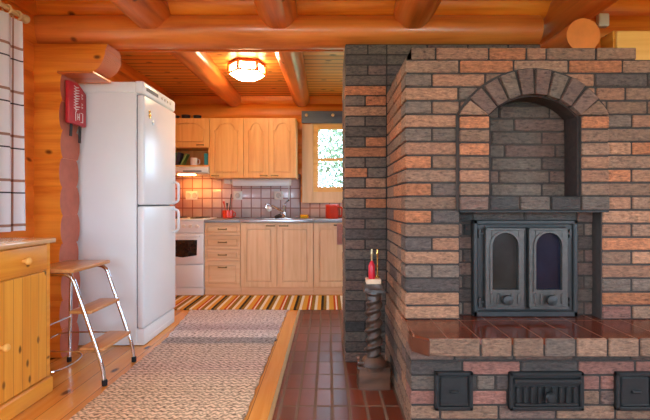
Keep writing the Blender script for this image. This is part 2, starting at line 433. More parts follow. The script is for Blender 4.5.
# console log with a concave underside
z0 = 10 * CH
prism(bm, log_profile(PY, z0, CH, 0.112), 'x', XL, -1.62)
for k in range(28):
    x0 = -1.62 + 0.0045 * k; x1 = x0 + 0.00455
    t_ = (k + 1) / 28.0
    zb = z0 + 0.15 * (1 - math.sqrt(max(0.0, 1 - t_ * t_)))
    pr = [(p[0], max(p[1], zb)) for p in log_profile(PY, z0, CH, 0.112)]
    prism(bm, pr, 'x', x0, x1)
bm.normal_update()
for f in bm.faces:
    if f.normal.x > 0.9 and f.calc_center_median().x > -1.84: f.material_index = 1
struct('wall_partition_left', bm, [M['log_x'], M['log_end']])
bm = B(); log_wall(bm, 'x', PY, 1.72, XR); struct('wall_partition_right', bm, M['log_x'])
bm = B(); box(bm, -1.72, 0.11, 3.115, 3.14, 2.15, 2.215, 0.004); struct('trim_3', bm, M['beam_x'])
bm = B(); box(bm, -1.815, -1.57, 2.875, 3.12, 1.918, 1.9355, 0.004); struct('trim_4', bm, M['beam_x'])

# --- cross beams: two stacked logs
bm = B(); prism(bm, round_profile(PY, 2.24, 0.112, 36), 'x', -2.0, 1.45)
single('log_beam', 'thick varnished log beam spanning above the kitchen opening and brick chimney', 'beam', bm, M['beam_x'], (-0.3, PY, 2.12))
bm = B(); prism(bm, round_profile(PY, 2.43, 0.1, 32), 'x', -2.0, 1.72)
single('log_beam', 'upper log between the ceiling boards and the thick beam below it', 'beam', bm, M['log_x'], (-0.2, PY, 2.3))
# purlins
PUR = [(-1.205, 'leftmost ceiling beam, resting on the cross beam above the fridge'),
       (-0.335, 'ceiling beam just right of the hexagonal lamp'),
       (0.575, 'ceiling beam resting above the brick chimney'),
       (1.625, 'rightmost ceiling beam, running above the log with a sawn end')]
for px, lb in PUR:
    bm = B(); ys = [YB + 0.12, 0, 2.0, 2.8, 3.2, 4.0, YK - 0.115]; rs = [0.136, 0.136, 0.132, 0.128, 0.122, 0.112, 0.1]
    rings = []
    for y, r in zip(ys, rs):
        rg = []
        for k in range(32):
            a = 360 * k / 32; d_ = (a + 22.5) % 45 - 22.5
            q = min(r / math.cos(math.radians(d_)), r * 1.055)
            rg.append(bm.verts.new((px + q * math.cos(math.radians(a)), y, 2.475 - r + q * math.sin(math.radians(a)))))
        rings.append(rg)
    for A_, B_ in zip(rings[:-1], rings[1:]):
        for k in range(32): bm.faces.new((A_[k], A_[(k + 1) % 32], B_[(k + 1) % 32], B_[k]))
    bm.faces.new(rings[0]); bm.faces.new(rings[-1])
    single('ceiling_beam', lb, 'beam', bm, M['beam_y'], (px, 1.5, 2.28), 'log beams under the ceiling')
bm = B(); prism(bm, round_profile(1.545, 2.065, 0.102, 36), 'y', 2.60, 3.35); bm.normal_update()
for f in bm.faces:
    if abs(f.normal.y) > 0.9: f.material_index = 1
single('log', 'log with a round sawn end facing out above the fireplace', 'log', bm, [M['beam_y'], M['cut_end']], (1.545, 2.9, 1.96))
bm = B(); box(bm, 1.80, 1.868, 2.85, 2.895, 2.225, 2.31, 0.006); 
single('junction_box', 'white plastic box on the log wall above the fireplace', 'box', bm, M['white2'], (1.834, 2.87, 2.225))
cu = thing('pine_cupboard', 'yellow pine cupboard standing behind the right end of the fireplace', 'cupboard', (2.05, 2.68, 0))
bm = B(); box(bm, 1.735, 2.4, 2.615, 2.74, 0, 2.10, 0.004); obj('body', bm, M['pine_y'], cu)
for x0, x1, kx in ((1.745, 2.065, 2.03), (2.07, 2.39, 2.105)):
    bm = B(); box(bm, x0, x1, 2.597, 2.614, 0.06, 2.09, 0.003); d = obj('door', bm, M['pinelight'], cu)
    bm = B(); lathe(bm, [(0.008, 0), (0.008, -0.014), (0.016, -0.02), (0.016, -0.03), (0.002, -0.036)], (kx, 2.597, 1.05), 'y', 14); obj('knob', bm, M['pinetop'], d)

# ------------------------------------------------------------------ bricks
def C3(*c): return (lin(c[0]), lin(c[1]), lin(c[2]), 1.0)
PAL = {'O': [(182, 114, 76), (188, 120, 82), (172, 108, 72)], 'S': [(166, 118, 90), (158, 112, 86), (172, 124, 94)],
       'B': [(142, 108, 86), (133, 102, 82), (148, 112, 89)], 'G': [(124, 104, 90), (118, 99, 86), (112, 95, 83)],
       'D': [(98, 83, 74), (89, 77, 71), (103, 89, 79)], 'K': [(66, 61, 58), (60, 57, 55)], 'P': [(120, 94, 82), (112, 88, 78)], 'R': [(152, 102, 88), (146, 98, 84)]}
def tint(code):
    c = random.choice(PAL[code]); k = random.uniform(0.93, 1.06)
    return C3(*[min(255, v * k) for v in c])
J = 0.010
XF0, XF1, XB0 = 0.385, 1.72, 0.375
def brick_x(bm, x0, x1, yf, d, z0, z1, code, out=0.0):
    if x0 in (XF0, XB0, 0.112): x0 -= J / 2
    o = out + random.uniform(-0.002, 0.002)
    box(bm, x0 + J / 2, x1 - J / 2, yf - o, yf + d, z0 + J / 2, z1 - J / 2, 0.0035, 1, 0, tint(code))
def brick_y(bm, xf, d, y0, y1, z0, z1, code):
    o = random.uniform(-0.002, 0.002)
    box(bm, xf - o, xf + d, y0 + J / 2, y1 - J / 2, z0 + J / 2, z1 - J / 2, 0.0035, 1, 0, tint(code))
def mort(bm, *a): box(bm, *a, 0.0, 1, 1, C3(66, 56, 50))
BRL = 0.267; RH = 0.0684
YU, YC, YBASE = 2.15, 2.83, 1.95
ZH = 0.468

# --- chimney column behind
ch = thing('brick_chimney', 'dark grey brick chimney pillar left of the fireplace, reaching the log beam', 'chimney', (0.5, 3.1, 0))
bm = B()
mort(bm, 0.117, 1.40, YC + 0.008, 3.38, 0.0, 2.097)
NR = 31; rh = 2.095 / NR
rows_top = ['DD', 'D', 'DP', 'D', 'O', 'GO', 'S', 'GG', 'D', 'DO', 'O', 'GG', 'OG', 'GS', 'S', 'GO', 'D', 'PG', 'D', 'PD', 'D', 'DD', 'DP', 'P', 'D', 'DD', 'D', 'KD', 'D', 'D', 'P']
for i in range(NR):
    code = rows_top[NR - 1 - i]; z0, z1 = i * rh, (i + 1) * rh
    if len(code) == 1: brick_x(bm, 0.112, 0.112 + 0.275, YC, 0.13, z0, z1, code)
    else:
        s = 0.245 if i % 2 else 0.262
        brick_x(bm, 0.112, s, YC, 0.13, z0, z1, code[0]); brick_x(bm, s, 0.387, YC, 0.13, z0, z1, code[1])
    # left and right returns
    y = YC + 0.135
    while y < 3.36:
        y2 = min(y + (BRL if (i + int(y * 10)) % 2 else BRL / 2), 3.385); brick_y(bm, 0.112, 0.1, y, y2, z0, z1, random.choice('DDGPB')); y = y2
    if z0 > 1.7:
        x = 0.387
        while x < 1.38:
            x2 = min(x + (BRL if i % 2 else BRL), 1.405); brick_x(bm, x, x2, YC, 0.12, z0, z1, random.choice('DDGP')); x = x2
obj('brickwork', bm, [M['brick'], M['mortar']], ch, 30)

fp = thing('brick_fireplace', 'large brown and grey brick fireplace with arched niche and hearth bench', 'fireplace', (1.03, 2.3, 0))
XF0, XF1 = 0.385, 1.72
# --- base
bm = B(); XB0 = 0.375
mort(bm, XB0 + 0.006, XF1 - 0.006, YBASE + 0.006, 2.825, 0, 0.389)
HATCH = [(0.481, 0.653, 0.115, 0.29), (0.816, 1.152, 0.115, 0.288), (1.297, 1.47, 0.115, 0.288)]
zb = [0, 0.066, 0.132, 0.2, 0.268, 0.334, 0.389]
base_rows = {5: [(0.0, 0.2, 'P'), (0.2, 0.47, 'D'), (0.47, 0.74, 'P'), (0.74, 1.0, 'D'), (1.0, 1.345, 'P')],
             4: [(0.0, 0.235, 'D'), (0.235, 0.50, 'R'), (0.50, 0.76, 'D'), (0.76, 1.02, 'R'), (1.02, 1.345, 'R')],
             3: [(0.0, 0.12, 'G'), (0.12, 0.30, 'D'), (0.30, 0.385, 'G'), (0.385, 0.62, 'D'), (0.62, 0.86, 'R'), (0.86, 1.1, 'R'), (1.1, 1.345, 'B')],
             2: [(0.0, 0.12, 'R'), (0.12, 0.44, 'R'), (0.44, 0.62, 'R'), (0.62, 0.86, 'B'), (0.86, 0.98, 'P'), (0.98, 1.345, 'D')],
             1: [(0.0, 0.135, 'B'), (0.135, 0.4, 'B'), (0.4, 0.66, 'P'), (0.66, 0.93, 'B'), (0.93, 1.345, 'B')],
             0: [(0.0, 0.267, 'B'), (0.267, 0.53, 'P'), (0.53, 0.8, 'G'), (0.8, 1.06, 'R'), (1.06, 1.345, 'P')]}
for i in range(6):
    for (a, b_, c) in base_rows[i]: brick_x(bm, XB0 + a, XB0 + b_, YBASE, 0.12, zb[i], zb[i + 1], c)
    y = YBASE + 0.125 + (0 if i % 2 else -0.0); first = i % 2 == 0
    while y < 2.80:
        y2 = min(y + (BRL / 2 if first else BRL), 2.826); first = False
        brick_y(bm, XB0, 0.1, y, y2, zb[i], zb[i + 1], random.choice('BBPDSS')); y = y2
    y = YBASE + 0.125
    while y < 2.80:
        y2 = min(y + BRL, 2.826); box(bm, XF1 - 0.1, XF1, y + J / 2, y2 - J / 2, zb[i] + J / 2, zb[i + 1] - J / 2, 0.0035, 1, 0, tint('B')); y = y2
obj('base', bm, [M['brick'], M['mortar']], fp, 30)
# --- hearth slab: tiled top and brick edging
bm = B()
top = [(0.382, 2.2), (0.374, 1.912), (0.434, 1.848), (XF1 - 0.01, 1.86), (XF1 - 0.01, 2.24), (0.66, 2.24)]
prism(bm, top, 'z', 0.44, ZH)
obj('hearth_top', bm, M['slabtile'], fp, 30, label='glazed brown tile hearth top')
bm = B()
xs = [0.43, 0.657]
while xs[-1] < XF1 - 0.02: xs.append(min(xs[-1] + 0.1365, XF1))
mort(bm, 0.45, XF1 - 0.006, 1.853, 1.95, 0.392, 0.462)
for a, b_ in zip(xs[:-1], xs[1:]): brick_x(bm, a, b_, 1.845, 0.06, 0.385, 0.472, random.choice('BBPPG'))
t = [(0.372, 1.91), (0.372, 1.99), (0.46, 1.92), (0.437, 1.845), (0.43, 1.845)]
prism(bm, t, 'z', 0.39, 0.456, 0.003, 2, C3(110, 52, 32))
y = 1.99
while y < 2.79:
    y2 = min(y + 0.2, 2.82); brick_y(bm, 0.376, 0.05, y, y2, 0.387, 0.4702, random.choice('BSP')); y = y2
obj('hearth_edging', bm, [M['brick'], M['mortar'], M['brownglaze']], fp, 30, label='rough brick edging of the hearth bench')

# --- chimney breast
left = {0: 'S', 1: 'S', 2: 'D', 3: 'GG', 4: 'S', 5: 'DS', 6: 'B', 7: 'OD', 8: 'B', 9: 'OD', 10: 'B', 11: 'OB', 12: 'S', 13: 'GG', 14: 'S', 15: 'GB', 16: 'S', 17: 'G', 18: 'B'}
right = {0: 'RB', 1: 'O', 2: 'GG', 3: 'S', 4: 'BS', 5: 'O', 6: 'SB', 7: 'S', 8: 'SB', 9: 'B', 10: 'OS', 11: 'B', 12: 'SO', 13: 'B', 14: 'GS'}
upper = {15: [(0.385, 'G'), (0.52, 'B'), (0.66, 'B'), (1.3, 'B'), (1.395, 'B'), (1.60, 'B')],
         16: [(0.385, 'S'), (0.652, 'G'), (0.75, 'D'), (1.2, 'S'), (1.34, 'S'), (1.49, 'B'), (1.62, 'B')],
         17: [(0.385, 'G'), (0.52, 'S'), (0.787, 'B'), (0.9, 'B'), (1.1, 'S'), (1.335, 'D'), (1.60, 'D')],
         18: [(0.385, 'B'), (0.657, 'O'), (0.93, 'B'), (1.205, 'O'), (1.475, 'B'), (1.65, 'S')]}
AX, AZ, RI, RO = 1.0225, 1.29, 0.30, 0.42
bm = B()
def excl(i):
    z1 = ZH + RH * (i + 1)
    if i <= 7: return (0.66, 1.37)
    if i == 8: return (0.66, 1.385)
    if z1 <= 1.50: return (AX - 0.35, AX + 0.35)
    q = 0.385 ** 2 - (z1 - AZ) ** 2
    return (AX - math.sqrt(q), AX + math.sqrt(q)) if q > 0 else None
for i in range(19):
    z0, z1 = ZH + RH * i, ZH + RH * (i + 1); ex = excl(i)
    if i in upper:
        l = upper[i]; row = [(l[k][0], l[k + 1][0] if k + 1 < len(l) else XF1, l[k][1]) for k in range(len(l))]
    else:
        cl, cr = left[i], right[i]
        row = [(0.385, 0.66, cl)] if len(cl) == 1 else [(0.385, 0.52, cl[0]), (0.52, 0.66, cl[1])]
        row += [(1.37, 1.645, cr[0]), (1.645, XF1, 'B')] if len(cr) == 1 else [(1.37, 1.52, cr[0]), (1.52, XF1, cr[1])]
    segs = [(XF0, XF1)] if ex is None else [(XF0, ex[0]), (ex[1], XF1)]
    for (a, b_, c) in row:
        for s, e in segs:
            a2, b2 = max(a, s), min(b_, e)
            if i >= 9 and ex and abs(a - 1.37) < 0.01: a2 = e - (e - ex[1])  # butt against the arch
            if i >= 9 and i not in upper:
                if c is row[0][2] and abs(b_ - 0.66) < 0.01 and s == XF0: b2 = ex[0]
            if b2 - a2 > 0.025: brick_x(bm, a2, b2, YU, 0.12, z0, z1, c)
    for s, e in segs: mort(bm, s + (0.012 if s == XF0 else 0), e - (0.012 if e == XF1 else 0), YU + 0.007, 2.5, z0, z1)
    # left flank: upper courses oranger, warm light put into their colour
    y = YU + 0.125; first = (i % 2 == 0)
    while y < 2.80:
        y2 = min(y + (BRL / 2 if first else BRL), 2.826); first = False
        brick_y(bm, XF0, 0.1, y, y2, z0, z1, random.choice('OOOSSB' if i > 8 else 'OSBBSP')); y = y2
mort(bm, XF0 + 0.006, XF1 - 0.006, 2.45, 2.825, ZH, ZH + RH * 19 - 0.004)
mort(bm, 0.6, 1.45, 2.29, 2.46, ZH, ZH + RH * 19 - 0.02)
# set-back top course
z0 = ZH + RH * 19; z1 = z0 + RH
mort(bm, 0.42, 1.55, YU + 0.02, 2.82, z0, z1 - 0.006)
tc = [(0.415, 'B'), (0.542, 'S'), (0.81, 'O'), (1.0, 'S'), (1.1, 'B'), (1.35, 'B')]
for k in range(len(tc)):
    brick_x(bm, tc[k][0], tc[k + 1][0] if k + 1 < len(tc) else 1.555, YU + 0.012, 0.12, z0, z1, tc[k][1])
y = YU + 0.14
while y < 2.8:
    y2 = min(y + BRL, 2.82); brick_y(bm, 0.415, 0.1, y, y2, z0, z1, random.choice('DBG')); y = y2
obj('chimney_breast', bm, [M['brick'], M['mortar']], fp, 30)

# --- arch surround
bm = B(); YS = YU - 0.024
side_l = 'SBSOSB'; side_r = 'BSOSBO'
hs = (1.483 - 1.084) / 6
for k in range(6):
    z0 = 1.084 + hs * k; z1 = z0 + hs
    brick_x(bm, 0.65, 0.8025, YS, 0.15, z0, z1, ['B', 'S', 'B', 'O', 'B', 'O'][k])
    brick_x(bm, 1.2525, 1.395, YS, 0.15, z0, z1, ['B', 'S', 'S', 'B', 'B', 'O'][k])
mort(bm, 0.656, 0.80, YS + 0.008, 2.29, 1.084, 1.483); mort(bm, 1.255, 1.389, YS + 0.008, 2.29, 1.084, 1.483)
for s in (-1, 1):
    pl = [(AX + s * 0.226, 1.487), (AX + s * 0.318, 1.557), (AX + s * 0.345, 1.53), (AX + s * 0.362, 1.505), (AX + s * 0.369, 1.487)]
    prism(bm, pl, 'y', YS, 2.27, 0.003, 0, tint('B'))
nv = 8; half = 50.0; pitch = 2 * half / nv
vc = 'PPGPPGPP'
for k in range(nv):
    a = math.radians(half - pitch * (k + 0.5)); rd = Vector((-math.sin(a), math.cos(a))); tn = Vector((rd.y, -rd.x))
    c = Vector((AX, AZ)); rin, rout = RI, RO + random.uniform(-0.006, 0.006)
    pl = [c + rd * rin - tn * 0.028, c + rd * rout - tn * 0.037, c + rd * rout + tn * 0.037, c + rd * rin + tn * 0.028]
    prism(bm, [tuple(p) for p in pl], 'y', YS - random.uniform(0, 0.004), 2.27, 0.003, 0, tint(vc[k]))
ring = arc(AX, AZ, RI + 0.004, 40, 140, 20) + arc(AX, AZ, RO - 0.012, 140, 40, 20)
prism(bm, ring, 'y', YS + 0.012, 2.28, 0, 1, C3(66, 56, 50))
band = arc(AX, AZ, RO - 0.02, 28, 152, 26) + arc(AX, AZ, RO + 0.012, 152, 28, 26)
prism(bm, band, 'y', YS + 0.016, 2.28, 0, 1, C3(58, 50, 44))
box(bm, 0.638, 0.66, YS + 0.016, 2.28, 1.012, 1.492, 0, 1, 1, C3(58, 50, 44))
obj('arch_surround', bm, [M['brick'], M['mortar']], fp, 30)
bm = B()
box(bm, 1.243, 1.2535, YS + 0.02, 2.262, 1.087, 1.483, 0.001); box(bm, 0.8015, 0.812, YS + 0.02, 2.262, 1.087, 1.483, 0.001)
vault = arc(AX, AZ, RI + 0.002, 40, 140, 24) + arc(AX, AZ, RI - 0.007, 140, 40, 24)
prism(bm, vault, 'y', YS + 0.03, 2.262)
obj('niche_lining', bm, M['soot_brown'], fp, 30, label='sooty dark brown lining of the niche')
# lintel row
bm = B(); lx = [0.65, 0.797, 0.948, 1.10, 1.25, 1.395]
for k in range(5): brick_x(bm, lx[k], lx[k + 1], YS - 0.006, 0.16, 1.012, 1.086, 'DKDKD'[k] if k else 'P')
mort(bm, 0.656, 1.389, YS + 0.004, 2.29, 1.014, 1.082)
box(bm, 0.655, 1.39, YS + 0.002, 2.27, 1.004, 1.012, 0, 1, 2, C3(30, 30, 30))
obj('lintel', bm, [M['brick'], M['mortar'], M['soot']], fp, 30, label='row of dark bricks under the niche')
# niche back and firebox back
bm = B(); YN = 2.263
mort(bm, 0.79, 1.27, YN + 0.006, 2.30, 1.08, 1.70)
nr = [(0.86, 'GG'), (0.9, 'PG'), (0.86, 'DD'), (0.93, 'DP'), (0.86, 'PD'), (0.98, 'DP'), (0.9, 'DD'), (0.95, 'KK'), (0.9, 'KK')]
for k, (sx, cc) in enumerate(nr):
    z0 = 1.084 + RH * k
    q = [0.78, sx, sx + BRL, 1.275] if sx + BRL < 1.26 else [0.78, sx, 1.275]
    for j in range(len(q) - 1): brick_x(bm, q[j], q[j + 1], YN, 0.03, z0, z0 + RH, cc[j % 2])
obj('niche_back', bm, [M['brick'], M['mortar']], fp, 30, label='dark grey brick back wall of the arched niche')
bm = B(); YR = 2.23
mort(bm, 0.64, 1.39, YR + 0.006, 2.30, ZH, 1.01)
for k in range(8):
    z0 = ZH + RH * k
    q = [0.63, 0.75, 1.02, 1.29, 1.40] if k % 2 else [0.63, 0.70, 0.9, 1.17, 1.33, 1.40]
    for j in range(len(q) - 1): brick_x(bm, q[j], q[j + 1], YR, 0.03, z0, z0 + RH, random.choice('DPDPG' if k < 2 else 'DDKGP'))
obj('firebox_surround', bm, [M['brick'], M['mortar']], fp, 30, label='dark brick recess around the iron doors')

# --- iron door frame and doors
bm = B()
fx0, fx1, fz0, fz1 = 0.742, 1.275, ZH + 0.001, 0.963
box(bm, fx0, fx1, 2.205, 2.232, fz0, fz1, 0.004)
for a in ((fx0, fx0 + 0.022, fz0, fz1), (fx1 - 0.022, fx1, fz0, fz1), (fx0, fx1, fz1 - 0.022, fz1), (fx0, fx1, fz0, fz0 + 0.03)):
    box(bm, a[0], a[1], 2.192, 2.21, a[2], a[3], 0.004)
box(bm, 0.80, 1.215, 2.196, 2.21, 0.924, 0.934, 0.002); box(bm, 0.995, 1.015, 2.198, 2.21, 0.515, 0.924, 0.003)
for zz in (0.895, 0.545):
    for xx in (0.775, 1.235): lathe(bm, [(0.009, -0.022), (0.009, 0.022)], (xx, 2.195, zz), 'z', 12); 
    box(bm, 0.765, 0.80, 2.188, 2.2, zz - 0.006, zz + 0.006, 0.002); box(bm, 1.21, 1.245, 2.188, 2.2, zz - 0.006, zz + 0.006, 0.002)
obj('fire_door_frame', bm, M['iron'], fp)
for (x0, x1, gm, lb) in ((0.797, 0.993, 'stoveglass', 'left cast iron door with brownish smoked glass'), (1.017, 1.213, 'blueglass', 'right cast iron door with bluish smoked glass')):
    cx = (x0 + x1) / 2; hw = 0.066; zt, zs, zb0, z0, z1 = 0.9, 0.834, 0.612, 0.515, 0.924
    bm = B(); ya, yb = 2.172, 2.198
    prism(bm, [(x0, z0), (x0, z1), (cx - hw, z1), (cx - hw, z0)], 'y', ya, yb, 0.003)
    prism(bm, [(cx + hw, z0), (cx + hw, z1), (x1, z1), (x1, z0)], 'y', ya, yb, 0.003)
    box(bm, cx - hw - 0.002, cx + hw + 0.002, ya, yb, z0, zb0, 0.002)
    tp = [(cx + hw, z1)] + arc(cx, zs, hw, 0, 180, 16) + [(cx - hw, z1)]
    prism(bm, tp, 'y', ya, yb)
    rim = arc(cx, zs, hw + 0.012, 0, 180, 16) + [(cx - hw - 0.012, zb0 - 0.01), (cx + hw + 0.012, zb0 - 0.01)]
    inner = arc(cx, zs, hw, 0, 180, 16) + [(cx - hw, zb0), (cx + hw, zb0)]
    n = len(rim)
    for k in range(n):
        p, q, r_, s_ = rim[k], rim[(k + 1) % n], inner[(k + 1) % n], inner[k]
        prism(bm, [p, q, r_, s_], 'y', ya - 0.006, ya + 0.002)
    for k in range(5):
        if k == 2: continue
        xx = x0 + 0.03 + k * (x1 - x0 - 0.06) / 4
        box(bm, xx - 0.008, xx + 0.008, ya - 0.006, ya + 0.004, z0 + 0.025, z0 + 0.078, 0.003)
    box(bm, x0, x1, ya - 0.005, ya + 0.004, z0, z0 + 0.012, 0.002); box(bm, x0, x1, ya - 0.005, ya + 0.004, z1 - 0.012, z1, 0.002)
    d = obj('fire_door', bm, M['iron2'], fp, label=lb)
    bm = B(); gp = arc(cx, zs, hw + 0.002, 0, 180, 16) + [(cx - hw - 0.002, zb0 - 0.002), (cx + hw + 0.002, zb0 - 0.002)]
    prism(bm, gp, 'y', 2.186, 2.192); obj('glass', bm, M[gm], d)
    bm = B(); lathe(bm, [(0.010, 0.0), (0.010, -0.018), (0.024, -0.02), (0.027, -0.03), (0.024, -0.04), (0.012, -0.044), (0.001, -0.045)], (cx, ya, z0 + 0.05), 'y', 20)
    obj('knob', bm, M['iron'], d)
# --- base hatches
def hatch(x0, x1, z0, z1, vent):
    y = YBASE
    bm = B(); 
    for a in ((x0, x0 + 0.018, z0, z1), (x1 - 0.018, x1, z0, z1), (x0, x1, z1 - 0.018, z1), (x0, x1, z0, z0 + 0.018)): box(bm, a[0], a[1], y - 0.02, y + 0.02, a[2], a[3], 0.004)
    box(bm, x0 + 0.01, x1 - 0.01, y - 0.008, y + 0.02, z0 + 0.01, z1 - 0.01)
    n = 'ash_door' if vent else 'cleaning_hatch'
    if vent:
        for k in range(2): box(bm, x0 + 0.018, x1 - 0.018, y - 0.03 + k * 0.012, y + 0.01, z1 - 0.045 - k * 0.014, z1 - 0.028 - k * 0.014, 0.003)
        nb = 9
        for k in range(nb):
            xx = x0 + 0.04 + k * (x1 - x0 - 0.08) / (nb - 1); box(bm, xx - 0.009, xx + 0.009, y - 0.02, y, z0 + 0.035, z1 - 0.068, 0.003)
        box(bm, x0 + 0.026, x1 - 0.026, y - 0.022, y, z0 + 0.022, z0 + 0.034, 0.003)
    else:
        box(bm, x0 + 0.024, x1 - 0.024, y - 0.016, y, z0 + 0.024, z1 - 0.024, 0.004)
        box(bm, x0 + 0.024, x1 - 0.024, y - 0.02, y, z0 + 0.022, z0 + 0.03, 0.003)
    d = obj(n, bm, M['iron'], fp)
    bm = B(); cx = (x0 + x1) / 2; cz = (z0 + z1) / 2 - (0.012 if vent else 0)
    if vent: lathe(bm, [(0.009, 0), (0.009, -0.03), (0.022, -0.032), (0.024, -0.045), (0.018, -0.054), (0.001, -0.056)], (cx, y - 0.008, cz), 'y', 18)
    else: box(bm, cx - 0.02, cx + 0.022, y - 0.028, y - 0.012, cz - 0.006, cz + 0.006, 0.004)
    obj('knob' if vent else 'handle', bm, M['iron'], d)
hatch(*HATCH[0], False); hatch(*HATCH[1], True); hatch(*HATCH[2], False)

# ------------------------------------------------------------------ fridge
fr = thing('fridge_freezer', 'tall white fridge freezer with two doors beside the log wall end', 'fridge', (-1.65, 3.47, 0))
FX0, FXB, FXD, FY0, FY1 = -1.95, -1.405, -1.348, 3.15, 3.81
bm = B(); box(bm, FX0, FXB, FY0, FY1, 0.02, 1.86, 0.008, 2); box(bm, FX0, FXB - 0.005, FY0 + 0.004, FY1 - 0.004, 1.855, 1.945, 0.02, 3); obj('body', bm, M['white'], fr)
bm = B(); box(bm, FXB - 0.02, FXD - 0.003, FY0, FY1, 1.852, 1.95, 0.022, 4); obj('top_panel', bm, M['white'], fr)
for k in range(4):
    bm = B(); lathe(bm, [(0.012, 0.0), (0.012, 0.006), (0.004, 0.008)], (FXD - 0.003, 3.5 + k * 0.06, 1.9), 'x', 14); obj('control_knob', bm, M['white2'], fr)
bm = B(); box(bm, FXD - 0.004, FXD - 0.001, 3.2, 3.42, 1.885, 1.912, 0.001); obj('control_strip', bm, M['gasket'], fr)
bm = B(); box(bm, FXB - 0.001, FXB + 0.008, FY0 + 0.012, FY1 - 0.012, 0.13, 1.845); obj('gasket', bm, M['gasket'], fr)
for z0, z1, hz in ((1.035, 1.845, (1.05, 1.235)), (0.13, 1.025, (0.80, 1.0))):
    bm = B(); box(bm, FXB + 0.006, FXD, FY0, FY1, z0, z1, 0.014, 3); d = obj('door', bm, M['white'], fr)
    bm = B(); yy = 3.735
    tube(bm, fillet([(FXD - 0.004, yy, hz[0]), (FXD + 0.05, yy, hz[0] + 0.012), (FXD + 0.05, yy, hz[1] - 0.012), (FXD - 0.004, yy, hz[1])], 0.03, 6), 0.011, 10)
    obj('handle', bm, M['white'], d)
bm = B(); box(bm, FX0 + 0.02, FXD - 0.004, FY0 + 0.015, FY1 - 0.015, 0.0, 0.122, 0.01, 2)
box(bm, FXD - 0.012, FXD - 0.001, FY0 + 0.08, FY1 - 0.06, 0.02, 0.05, 0.003); obj('plinth', bm, M['white'], fr)
def magnet(y, z, r, mat, lb):
    bm = B(); lathe(bm, [(r, 0), (r, 0.005), (r * 0.6, 0.008)], (FXD, y, z), 'x', 14); single('fridge_magnet', lb, 'magnet', bm, M[mat], (FXD, y, z), 'fridge magnets')
bm = B(); lathe(bm, [(0.014, 0), (0.014, 0.006), (0.006, 0.009)], (FXD, 3.245, 1.735), 'x', 14); lathe(bm, [(0.018, 0), (0.018, 0.006), (0.008, 0.009)], (FXD, 3.25, 1.705), 'x', 14)
single('fridge_magnet', 'brass coloured bear shaped magnet high on the fridge door', 'magnet', bm, M['gold'], (FXD, 3.25, 1.69), 'fridge magnets')
magnet(3.31, 1.665, 0.016, 'steel', 'small grey round magnet on the fridge door, below the brass one')

# ------------------------------------------------------------------ fire blanket on the log end
fb = thing('fire_blanket_case', 'red wall case with white lettering and black straps hung on the log wall end', 'fire blanket', (-1.77, 3.02, 1.59))
DY, DZ = 0.107, 0.022
bm = B(); bx = -1.788
prism(bm, [(y + DY, z + DZ) for y, z in [(2.815, 1.575), (2.815, 1.865), (2.93, 1.865), (3.02, 1.815), (3.02, 1.575)]], 'x', bx, bx + 0.032, 0.008, 0, None, 2); obj('case', bm, M['redfab'], fb)
bm = B(); xx = bx + 0.0325
random.seed(3)
def stroke(pts, r=0.0026): tube(bm, [(xx, y + DY, z + DZ) for y, z in pts], r, 6)
z = 1.84
for k in range(9):
    h = random.uniform(0.05, 0.075)
    stroke([(2.865, z), (2.865 + h * 0.5, z - 0.006), (2.865 + h, z - 0.001)]); stroke([(2.865 + h, z - 0.001), (2.88, z - 0.014)]); z -= 0.019
for k in range(6): 
    if k % 3 != 2: stroke([(2.955, 1.80 - k * 0.022), (2.972, 1.795 - k * 0.022), (2.958, 1.788 - k * 0.022)])
stroke([(2.885, 1.6), (2.885, 1.66), (2.895, 1.672)]); stroke([(2.91, 1.61), (2.91, 1.655)]); stroke([(2.93, 1.61), (2.93, 1.66)]); stroke([(2.91, 1.632), (2.93, 1.632)])
stroke([(2.945, 1.60), (2.97, 1.60), (2.97, 1.665), (2.945, 1.665)])
obj('lettering', bm, M['fabricwhite'], fb, label='white lettering'); random.seed(11)
for (y0, z1_) in ((2.85, 1.49), (2.955, 1.455)):
    bm = B(); prism(bm, [(y + DY, z + DZ) for y, z in [(y0, 1.58), (y0 + 0.028, 1.58), (y0 + 0.02, z1_), (y0 - 0.006, z1_)]], 'x', bx + 0.012, bx + 0.017); obj('strap', bm, M['black'], fb, label='black pull strap')

# ------------------------------------------------------------------ pine commode
cm = thing('pine_sideboard', 'low knotty pine sideboard with a round knobbed drawer by the curtain', 'sideboard', (-1.76, 1.93, 0))
CX0, CX1, CY0, CY1 = -1.965, -1.55, 1.46, 2.40
bm = B(); box(bm, CX0, CX1 - 0.018, CY0, CY1 - 0.004, 0.09, 0.828, 0.003); box(bm, CX1 - 0.02, CX1, CY1 - 0.03, CY1, 0.09, 0.828, 0.003); box(bm, CX1 - 0.02, CX1, CY0, CY0 + 0.03, 0.09, 0.828, 0.003); obj('carcass', bm, M['pine_y'], cm)
bm = B(); box(bm, CX0 - 0.005, CX1 + 0.022, CY0 - 0.02, CY1 + 0.02, 0.829, 0.855, 0.006, 2); obj('top', bm, M['pinetop'], cm, label='pale wooden top')  # top paler than the carcass
bm = B(); prism(bm, [(CX0, 0), (CX1 + 0.012, 0), (CX1 + 0.012, 0.075), (CX1, 0.09), (CX0, 0.09)], 'y', CY0 - 0.005, CY1 + 0.005, 0.002); obj('plinth', bm, M['pine_y'], cm)
ym = (CY0 + CY1) / 2
